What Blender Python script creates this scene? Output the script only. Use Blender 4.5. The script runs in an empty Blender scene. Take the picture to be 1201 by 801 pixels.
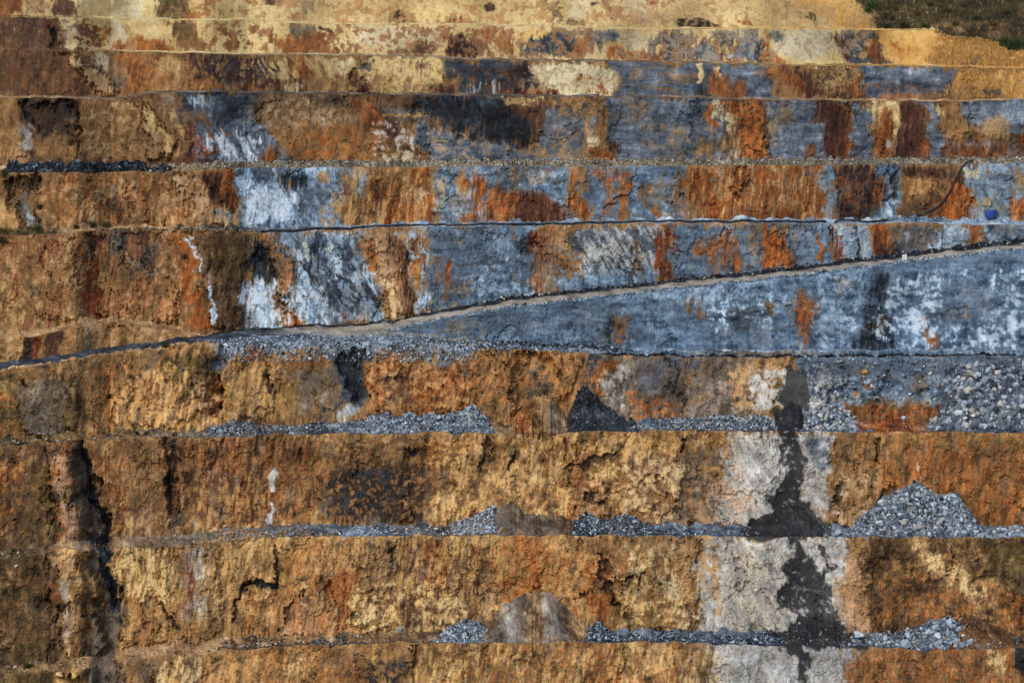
import bpy, math, random, time
import numpy as np
T0 = time.time()
random.seed(7); RNG = np.random.default_rng(7)
scene = bpy.context.scene
COL = scene.collection

# ------------------------------------------------------------------ camera
PW, PH = 1201.0, 801.0
FOC = 2825.0                                   # focal length in image pixels (1201 across)
PITCH = math.radians(-8.0)
SP, CP = math.sin(PITCH), math.cos(PITCH)
cam_d = bpy.data.cameras.new('camera')
cam = bpy.data.objects.new('camera', cam_d); COL.objects.link(cam)
cam_d.sensor_width = 36.0
cam_d.lens = 36.0 * FOC / PW
cam_d.clip_start = 1.0; cam_d.clip_end = 5000.0
cam.location = (0, 0, 0)
cam.rotation_euler = (math.radians(90) + PITCH, 0, 0)
scene.camera = cam

def ray(u, v):
    """slopes X/Y and Z/Y of the line of sight through image pixel u, v"""
    dx = (u - PW / 2) / FOC
    dz = (PH / 2 - v) / FOC
    y = CP - dz * SP
    z = SP + dz * CP
    return dx / y, z / y

# ------------------------------------------------------------------ noise
_P = RNG.permutation(4096).astype(np.int32)
_A = RNG.uniform(0, 2 * np.pi, 4096)
_G = np.stack([np.cos(_A), np.sin(_A)], 1).astype(np.float32)
def perlin(X, Y, seed=0):
    X = np.asarray(X, np.float32); Y = np.asarray(Y, np.float32)
    xi = np.floor(X).astype(np.int32); yi = np.floor(Y).astype(np.int32)
    xf = X - xi; yf = Y - yi
    ux = xf * xf * xf * (xf * (xf * 6 - 15) + 10); uy = yf * yf * yf * (yf * (yf * 6 - 15) + 10)
    def g(ix, iy, fx, fy):
        h = _P[(_P[(ix + seed * 131) & 4095] + iy * 7 + seed * 57) & 4095]
        gg = _G[h]
        return gg[..., 0] * fx + gg[..., 1] * fy
    a = g(xi, yi, xf, yf); b = g(xi + 1, yi, xf - 1, yf)
    c = g(xi, yi + 1, xf, yf - 1); d = g(xi + 1, yi + 1, xf - 1, yf - 1)
    ab = a + ux * (b - a); cd = c + ux * (d - c)
    return ab + uy * (cd - ab)
def fbm(X, Y, sx, sy, octs=4, seed=0, gain=0.55, ridged=False):
    o = 0; a = 1.0; tot = 0
    for k in range(octs):
        n = perlin(X / sx * 2 ** k + 17.3 * k, Y / sy * 2 ** k + 5.1 * k, seed + k)
        if ridged: n = 0.5 - np.abs(n) * 2
        o = o + a * n; tot += a * a; a *= gain
    return (o / math.sqrt(tot) * (4.0 if not ridged else 2.0)).astype(np.float32)   # about unit deviation
def uni(n):                                     # roughly uniform 0..1
    return 1.0 / (1.0 + np.exp(-1.702 * n))
def sstep(a, b, x):
    t = np.clip((x - a) / (b - a), 0, 1); return t * t * (3 - 2 * t)
def worley(X, Y, sx, sy, seed=0):
    x = X / sx; y = Y / sy
    xi = np.floor(x).astype(np.int32); yi = np.floor(y).astype(np.int32)
    d1 = np.full(x.shape, 9.0, np.float32); d2 = d1.copy(); cid = np.zeros(x.shape, np.float32); tilt = cid.copy()
    for j in (-1, 0, 1):
        for i in (-1, 0, 1):
            h = _P[(_P[(xi + i + seed * 91) & 4095] + (yi + j) * 3 + seed) & 4095]
            px = xi + i + _A[h] / 6.2832 ; py = yi + j + _A[(h * 7 + 11) & 4095] / 6.2832
            d = ((x - px) ** 2 + (y - py) ** 2).astype(np.float32)
            n = d < d1
            d2 = np.where(n, d1, np.minimum(d2, d)); d1 = np.where(n, d, d1)
            cid = np.where(n, _A[(h * 13 + 5) & 4095] / 6.2832, cid)
            ta = _A[(h * 5 + 3) & 4095]
            tilt = np.where(n, (x - px) * np.cos(ta) + (y - py) * np.sin(ta), tilt)
    return np.sqrt(d1), np.sqrt(d2), cid.astype(np.float32), tilt.astype(np.float32)

# ------------------------------------------------------------------ rock colours (as they read in daylight)
RAMP = {
 'OCH': ((44,31,18),(108,79,45),(156,116,69),(204,166,114)),
 'OCY': ((74,54,30),(146,111,64),(194,158,100),(224,198,148)),
 'BRN': ((32,22,15),(74,52,33),(110,79,50),(148,113,78)),
 'DKB': ((14,11,9),(38,28,20),(62,45,32),(92,70,50)),
 'OLV': ((24,21,12),(58,48,26),(90,74,40),(128,106,62)),
 'RST': ((42,19,8),(104,53,19),(160,86,30),(204,132,60)),
 'RED': ((34,13,8),(82,34,18),(124,54,28),(164,92,56)),
 'MAR': ((16,10,10),(44,24,20),(72,41,31),(112,72,54)),
 'GRY': ((30,40,50),(66,83,99),(101,121,138),(162,182,196)),
 'SLT': ((30,35,42),(70,79,90),(108,119,131),(172,181,190)),
 'LUS': ((8,22,6),(20,50,14),(42,80,26),(80,114,50)),
 'DGR': ((12,15,20),(38,44,52),(64,72,82),(106,114,122)),
 'LGR': ((76,92,106),(118,136,152),(156,174,188),(208,220,228)),
 'WHT': ((100,116,128),(166,182,194),(210,219,224),(234,237,237)),
 'BLK': ((4,5,7),(16,19,24),(32,37,44),(68,74,82)),
 'CRM': ((134,98,54),(196,166,106),(222,202,144),(234,222,180)),
 'CRW': ((124,112,84),(186,174,138),(212,203,170),(230,222,198)),
 'GLD': ((132,86,34),(186,136,64),(214,170,94),(232,200,132)),
 'TAN': ((96,69,43),(146,112,74),(178,144,100),(206,178,138)),
 'PNK': ((74,54,38),(124,94,70),(164,132,102),(200,172,142)),
 'PAL': ((88,86,80),(138,136,130),(172,170,164),(202,200,194)),
 'SLR': ((18,19,20),(36,37,38),(49,50,50),(74,75,74)),
 'GBR': ((36,32,28),(78,70,60),(110,98,84),(150,138,120)),
 'GRN': ((12,20,7),(30,42,16),(50,62,26),(84,90,44)),
 'PUR': ((60,50,48),(104,90,84),(138,122,112),(174,158,146)),
 'ROD': ((92,86,76),(136,128,114),(160,152,136),(184,176,160)),
 'GVL': ((34,32,28),(92,86,72),(134,124,104),(186,176,150)),
 'HIL': ((20,20,12),(46,43,27),(72,66,43),(110,98,66)),
}
RAMP = {k: np.array(v, np.float32) / 255 for k, v in RAMP.items()}
def ramp(mat, t):
    c = RAMP[mat]; t = np.clip(t, 0, 1) * 3
    i = np.clip(t.astype(np.int32), 0, 2); f = (t - i)[..., None]
    return c[i] * (1 - f) + c[i + 1] * f
LIGHT = 0.78                                   # how bright a white wall reads under this sky
def albedo(c):                                  # daylight reading -> reflectance
    c = np.asarray(c, np.float32)
    lin = np.where(c <= 0.04045, c / 12.92, ((c + 0.055) / 1.055) ** 2.4)
    g = (lin @ np.array([.3, .55, .15], np.float32))[..., None]
    lin = lin * .97 + g * .03
    lin = lin / LIGHT
    lin = lin * np.minimum(1, .8 / np.maximum(lin.max(-1, keepdims=True), 1e-6))
    return np.clip(lin, 0.004, 0.82)

# ------------------------------------------------------------------ lines of the pit wall, in image pixels
# crest line of every bench (image x, image y); width of the ledge on top of it; slope of its face
def curve(s):
    a = np.array([float(x) for x in s.split()]).reshape(-1, 2)
    return a[:, 0], a[:, 1]
UMIN, UMAX = -240.0, 1441.0
U = np.arange(UMIN, UMAX + .5, 1.0)
NU = len(U)
def ev(s): x, y = curve(s); return np.interp(U, x, y)
BENCH = ['A','B','C','D','E','F','f','G','H','I','J','K']
CREST = {
 'A': '-150 -60 1400 -60',
 'B': '0 19 60 20 85 20 200 23 300 24 330 27 400 29 560 30 640 32 760 34 870 34 900 33 1000 34 1020 36 1095 36 1108 45 1125 48 1140 49 1165 54 1185 63 1201 62 1300 66',
 'C': '0 57 75 59 130 60 210 62 300 64 420 65 480 67 560 70 610 71 700 72 740 73 880 75 940 77 1000 77 1100 78 1150 79 1201 80',
 'D': '0 115 60 115 100 116 140 118 175 110 225 108 300 109 440 111 590 113 680 114 800 114 860 117 900 117 960 118 1080 119 1120 119 1201 117',
 'E': '0 203 200 201 250 199 300 197 600 195 900 194 1130 193 1201 191',
 'F': '0 276 60 275 110 271 180 271 225 270 290 272 310 274 400 269 500 266 600 265 700 263 800 262 900 261 980 262 1020 263 1060 261 1120 263 1201 263',
 'f': '0 397 40 394 60 390 100 382 140 379 180 384 220 390 245 398 260 402 1400 402',
 'G': '0 434 440 402 462 388 500 379 550 370 600 361 700 350 800 339 900 329 1000 316 1100 304 1201 292 1360 272',
 'H': '-150 455 0 434 50 428 100 421 150 414 200 407 245 402 300 402 340 400 400 402 440 400 470 398 500 402 560 406 600 410 650 412 690 414 720 417 800 418 900 419 1000 419 1100 418 1201 417',
 'I': '0 523 50 520 100 517 150 514 200 514 240 513 300 511 400 509 500 508 600 509 700 507 750 506 800 505 900 506 1000 507 1201 507',
 'J': '0 655 50 650 80 641 100 645 125 650 140 643 200 641 250 637 300 632 340 629 400 629 600 628 800 629 1000 630 1201 631',
 'K': '0 791 60 786 90 779 120 785 150 773 200 769 260 764 300 760 350 758 400 756 500 754 600 755 700 753 800 754 900 757 1000 759 1060 762 1120 762 1201 760',
}
CREST = {k: ev(v) for k, v in CREST.items()}
LEDGE = {'A': '0 30', 'B': '0 1.5 70 1.5 110 5 1400 5', 'C': '0 1.5 95 1.5 150 5 1400 5', 'D': '0 5 140 7 240 5', 'E': '0 8', 'F': '0 7 300 6 900 5 1060 9 1200 6',
         'f': '0 6 100 5 200 7 250 .6 270 .4', 'G': '0 8 240 8 300 9 440 13 500 13.5 1200 13',
         'H': '0 .5 240 .8 290 8 430 10 470 10 560 7 720 8 1201 8', 'I': '0 7 240 8 400 10 1201 10', 'J': '0 6 90 5 130 9 1201 9.5', 'K': '0 6 90 6 130 8 1201 9.5'}
LEDGE = {k: ev(v) for k, v in LEDGE.items()}
SLOPE = {'A': 40, 'B': 47, 'C': 52, 'D': 60, 'E': 67, 'F': 70, 'f': 66, 'G': 63, 'H': 70, 'I': 75, 'J': 76, 'K': 77}
zero = np.zeros(NU)
ALIVE = {k: np.ones(NU) for k in BENCH}         # wedge benches pinch out where they meet the haul road
ALIVE['G'] = sstep(444, 470, U); ALIVE['f'] = 1 - sstep(238, 262, U)
def n1(scale, seed, octs=4): return fbm(U, zero + seed * 3.7, scale, 1.0, octs, seed)
for i, k in enumerate(BENCH):
    amp = {'A': 0, 'B': .7, 'C': .6, 'D': .6, 'E': .6, 'F': .8, 'f': 1.0, 'G': .5, 'H': 1.0, 'I': 1.2, 'J': 1.4, 'K': 1.4}[k]
    CREST[k] = CREST[k] + amp * n1(28, 40 + i, 5) * .8
    LEDGE[k] = LEDGE[k] * (1 + .05 * n1(150, 60 + i, 2))

crest3, toe3 = {}, {}
def at(u, v, Y):
    a, b = ray(u, v); return np.stack([a * Y, Y + 0 * a, b * Y], -1)
plan = 440 + 2.0 * n1(330, 3, 1) + 2 * np.sin(U / 210.0)
crest3['K'] = at(U, CREST['K'], plan)
kk = crest3['K']
hK = 26.0
toe3['K'] = np.stack([kk[:, 0], kk[:, 1] - hK / math.tan(math.radians(77)), kk[:, 2] - hK], -1)
for i in range(len(BENCH) - 2, -1, -1):
    k, below = BENCH[i], BENCH[i + 1]
    c = crest3[below]; w = LEDGE[below]
    Yt = c[:, 1] + w; Zt = c[:, 2] + .03 * w
    toe3[k] = np.stack([c[:, 0] * Yt / c[:, 1], Yt, Zt], -1)
    ts = math.tan(math.radians(SLOPE[k]))
    ax, kz = ray(U, CREST[k])
    h = (kz * Yt - Zt) / (1 - kz / ts)
    h = np.maximum(h, .02) * ALIVE[k] + .02
    Y = Yt + h / ts
    crest3[k] = np.stack([(toe3[k][:, 0] / Yt) * Y * (1 - ALIVE[k]) + ax * Y * ALIVE[k], Y, Zt + h], -1)
def to_pixel(p):                                    # image pixel that a point of the wall projects to
    x, y, z = p[..., 0], p[..., 1], p[..., 2]
    f = y * CP + z * SP; up = -y * SP + z * CP
    return PW / 2 + FOC * x / f, PH / 2 - FOC * up / f
CV = {k: to_pixel(crest3[k])[1] for k in BENCH}; TV = {k: to_pixel(toe3[k])[1] for k in BENCH}
for k in BENCH: print('bench', k, 'crest Y %.0f Z %.0f' % (crest3[k][NU//2,1], crest3[k][NU//2,2]), 'v', CV[k][NU//2].round(1), 'toe v', TV[k][NU//2].round(1))

# ------------------------------------------------------------------ stain map of the wall, laid out in image pixel coordinates
S = 1.5
CW, CH = int(PW * S), int(PH * S)
gy, gx = np.mgrid[0:CH, 0:CW].astype(np.float32)
GX = gx / S; GY = gy / S
WX = fbm(GX, GY, 30, 30, 4, 11); WY = fbm(GX, GY, 30, 30, 4, 12)
QX = GX + .9 * WX; QY = GY + .9 * WY          # warped coordinates keep the noise from looking regular
N_iso = fbm(QX, QY, 26, 26, 6, 1, .68)
N_fin = fbm(QX, QY, 8, 8, 4, 2, .7)
N_ver = fbm(QX + .22 * GY, QY, 10, 34, 5, 3, .68)
N_str = fbm(QX + .12 * GY, QY, 4.4, 27, 4, 4, .68)
N_drip = fbm(QX + .08 * GY, GY, 3.0, 60, 4, 14, .7)
N_hor = fbm(QX, QY, 46, 8, 5, 5, .64)
N_dia = fbm((QX - QY * .6), (QY + QX * .4), 9, 40, 5, 6, .66)
N_big = fbm(GX, GY, 85, 70, 3, 7)
N_edge = fbm(GX, GY, 14, 16, 4, 8, .65)
N_edg2 = fbm(GX, GY, 14, 16, 4, 9, .65)
print('noise', round(time.time() - T0, 1))
N_ex = fbm(GX, GY, 5, 5, 3, 31, .7); N_ey = fbm(GX, GY, 5, 6, 3, 32, .7)
N_wx = fbm(GX, GY, 45, 40, 2, 33); N_wy = fbm(GX, GY, 45, 40, 2, 34)
N_grit = RNG.normal(0, 1, (CH, CW)).astype(np.float32); N_grit = .55 * N_grit + .9 * fbm(GX, GY, 3.2, 3.6, 2, 35, .8)
EX = GX + 3.4 * N_edge + 1.1 * N_ex + 4.2 * N_wx; EY = GY + 2.8 * N_edg2 + 1.1 * N_ey + 2.4 * N_wy
MIX = {'OCH': 'iv', 'OCY': 'iv', 'BRN': 'iv', 'DKB': 'iv', 'OLV': 'iv', 'RST': 'vs', 'RED': 'iv', 'MAR': 'iv', 'GRY': 'ih', 'SLT': 'ih', 'LUS': 'ii', 'DGR': 'ih', 'LGR': 'id',
       'WHT': 'id', 'BLK': 'ii', 'CRM': 'ib', 'CRW': 'ib', 'GLD': 'ib', 'TAN': 'iv', 'PNK': 'iv', 'PAL': 'id', 'SLR': 'bb', 'GBR': 'iv', 'GRN': 'ii', 'PUR': 'vs', 'HIL': 'ih'}
FLD = {'i': N_iso, 'v': N_ver, 's': N_str, 'h': N_hor, 'd': N_dia, 'b': N_big}
TONE = {}
for m, mm in MIX.items():
    TONE[m] = (0.5 + (.10 if m in ('OCH', 'OCY', 'TAN', 'PNK', 'CRM', 'GLD') else .15) * (0.7 * FLD[mm[0]] + 0.7 * FLD[mm[1]]) + (.05 if m in ('OCH', 'OCY') else .075) * N_fin + .035 * N_grit).astype(np.float32)
CAN = np.zeros((CH, CW, 3), np.float32)
RELIEF = np.zeros((CH, CW), np.float32)
SLUR = np.zeros((CH, CW), np.float32); GUL = SLUR.copy()
# which bench an image position lies on
ui = np.clip(np.round(np.arange(CW) / S - UMIN).astype(int), 0, NU - 1)
BID = np.zeros((CH, CW), np.int8)
for i, k in enumerate(BENCH):
    lim = (TV[BENCH[i - 1]] if i else CV[k])[ui][None, :] + (1.0 if i else -99)
    lim = np.where(ALIVE[k][ui][None, :] > .05, lim, 1e6)
    BID = np.where(GY >= lim, i, BID)
    if k == 'H': BID = np.where((GY >= CV['H'][ui][None, :] - 1) & (GY < 480), BENCH.index('H'), BID)
def blur(a, r):
    r = int(round(r))
    if r < 1: return a
    for ax in (0, 1):
        p = [(0, 0), (0, 0)]; p[ax] = (r + 1, r)
        c = np.cumsum(np.pad(a, p, mode='edge'), ax)
        n = 2 * r + 1
        a = (c[n:] - c[:-n]) / n if ax == 0 else (c[:, n:] - c[:, :-n]) / n
    return a
def mask(pts, feather, warp=1.0, drip=0):
    pts = np.array(pts, np.float32)
    m = feather + 12
    x0 = max(int((pts[:, 0].min() - m) * S), 0); x1 = min(int((pts[:, 0].max() + m) * S) + 2, CW)
    y0 = max(int((pts[:, 1].min() - m) * S), 0); y1 = min(int((pts[:, 1].max() + m) * S) + 2, CH)
    if x1 <= x0 or y1 <= y0: return None, None
    sl = (slice(y0, y1), slice(x0, x1))
    X = GX[sl] + warp * (EX[sl] - GX[sl]); Y = GY[sl] + warp * (EY[sl] - GY[sl])
    ins = np.zeros(X.shape, bool); n = len(pts)
    for i in range(n):
        xa, ya = pts[i]; xb, yb = pts[(i + 1) % n]
        if ya == yb: continue
        c = ((ya > Y) != (yb > Y)) & (X < (xb - xa) * (Y - ya) / (yb - ya) + xa)
        ins ^= c
    a = ins.astype(np.float32)
    if feather > 0:
        a = blur(blur(a, feather * S * .6), feather * S * .5)
        a = sstep(.26, .74, a + (.14 * N_fin[sl] + (.30 * N_drip[sl] if drip else .18 * N_str[sl]) + .05 * N_grit[sl]) * np.minimum(1, 4 * a * (1.25 - a)))
    return sl, a
def paint(line):
    head, pts = line.split(':')
    h = head.split(); bench, mat, op = h[0].lstrip('!'), h[1], float(h[2]); mode = h[3] if len(h) > 3 else '-'
    fe = float(h[4]) if len(h) > 4 else 4.5
    if pts.strip().startswith('e'):
        cx, cy, rx, ry = [float(x) for x in pts.split()[1:]]
        P = [(cx + rx * math.cos(t), cy + ry * math.sin(t)) for t in np.linspace(0, 2 * math.pi, 15)[:-1]]
    else:
        q = [float(x) for x in pts.split()]; P = list(zip(q[0::2], q[1::2]))
        if len(P) == 2:
            (a, b), (c, d) = P; P = [(a, b), (c, b), (c, d), (a, d)]
            if mode[0] in 'vshd' and c - a < 900:                   # weathering films have no corners
                P = [((a + c) / 2 + (c - a) * .54 * abs(math.cos(t)) ** .6 * math.copysign(1, math.cos(t)), (b + d) / 2 + (d - b) * .56 * abs(math.sin(t)) ** .6 * math.copysign(1, math.sin(t))) for t in np.linspace(0, 2 * math.pi, 29)[:-1]]
                fe = max(fe, min(7, (c - a) / 5))
    gul = mode == 'gul'; mode = '-' if gul else mode
    crack = mode[0] == 'c'
    warp = .8 if crack else 1.0
    if crack: fe = 1.2; op *= .8
    w = min(max(p[0] for p in P) - min(p[0] for p in P), max(p[1] for p in P) - min(p[1] for p in P))
    if w < 14: fe = min(fe, 1.8); warp = min(warp, .5)
    drip = bench in 'DEFGC' and mat in ('RST','RED','MAR','OCH','WHT','LGR','GRY','DKB','BLK','OCY','TAN','PNK')
    sl, a = mask(P, fe * ((1.9 if drip else 1.5) if fe > 2 else 1), warp, drip)
    if sl is None: return
    if bench != '*':
        ok = np.zeros(a.shape, bool)
        for b in bench: ok |= BID[sl] == BENCH.index(b)
        a = a * ok
    if mode[0] in 'vshd':
        thr = float(mode[1:] or .5)
        f = {'v': N_str, 's': N_fin * .75 + N_iso * .65, 'h': N_hor, 'd': N_dia}[mode[0]][sl]
        if mode[0] == 'v': f = .7 * (N_drip[sl] if drip else N_str[sl]) + .65 * N_ver[sl]
        a = a * sstep(thr - .16, thr + .16, uni(f))
    a = a * op
    if gul: a = np.minimum(1, a * 1.2) * (GY[sl] > CV['I'][np.clip(np.round(GX[sl] - UMIN).astype(int), 0, NU - 1)]); GUL[sl] = np.maximum(GUL[sl], a)
    if mat == 'SLR': SLUR[sl] = np.maximum(SLUR[sl], a)
    CAN[sl] += (ramp(mat, TONE[mat][sl]) - CAN[sl]) * a[..., None]
    if crack: RELIEF[sl] -= a * 1.5
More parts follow.
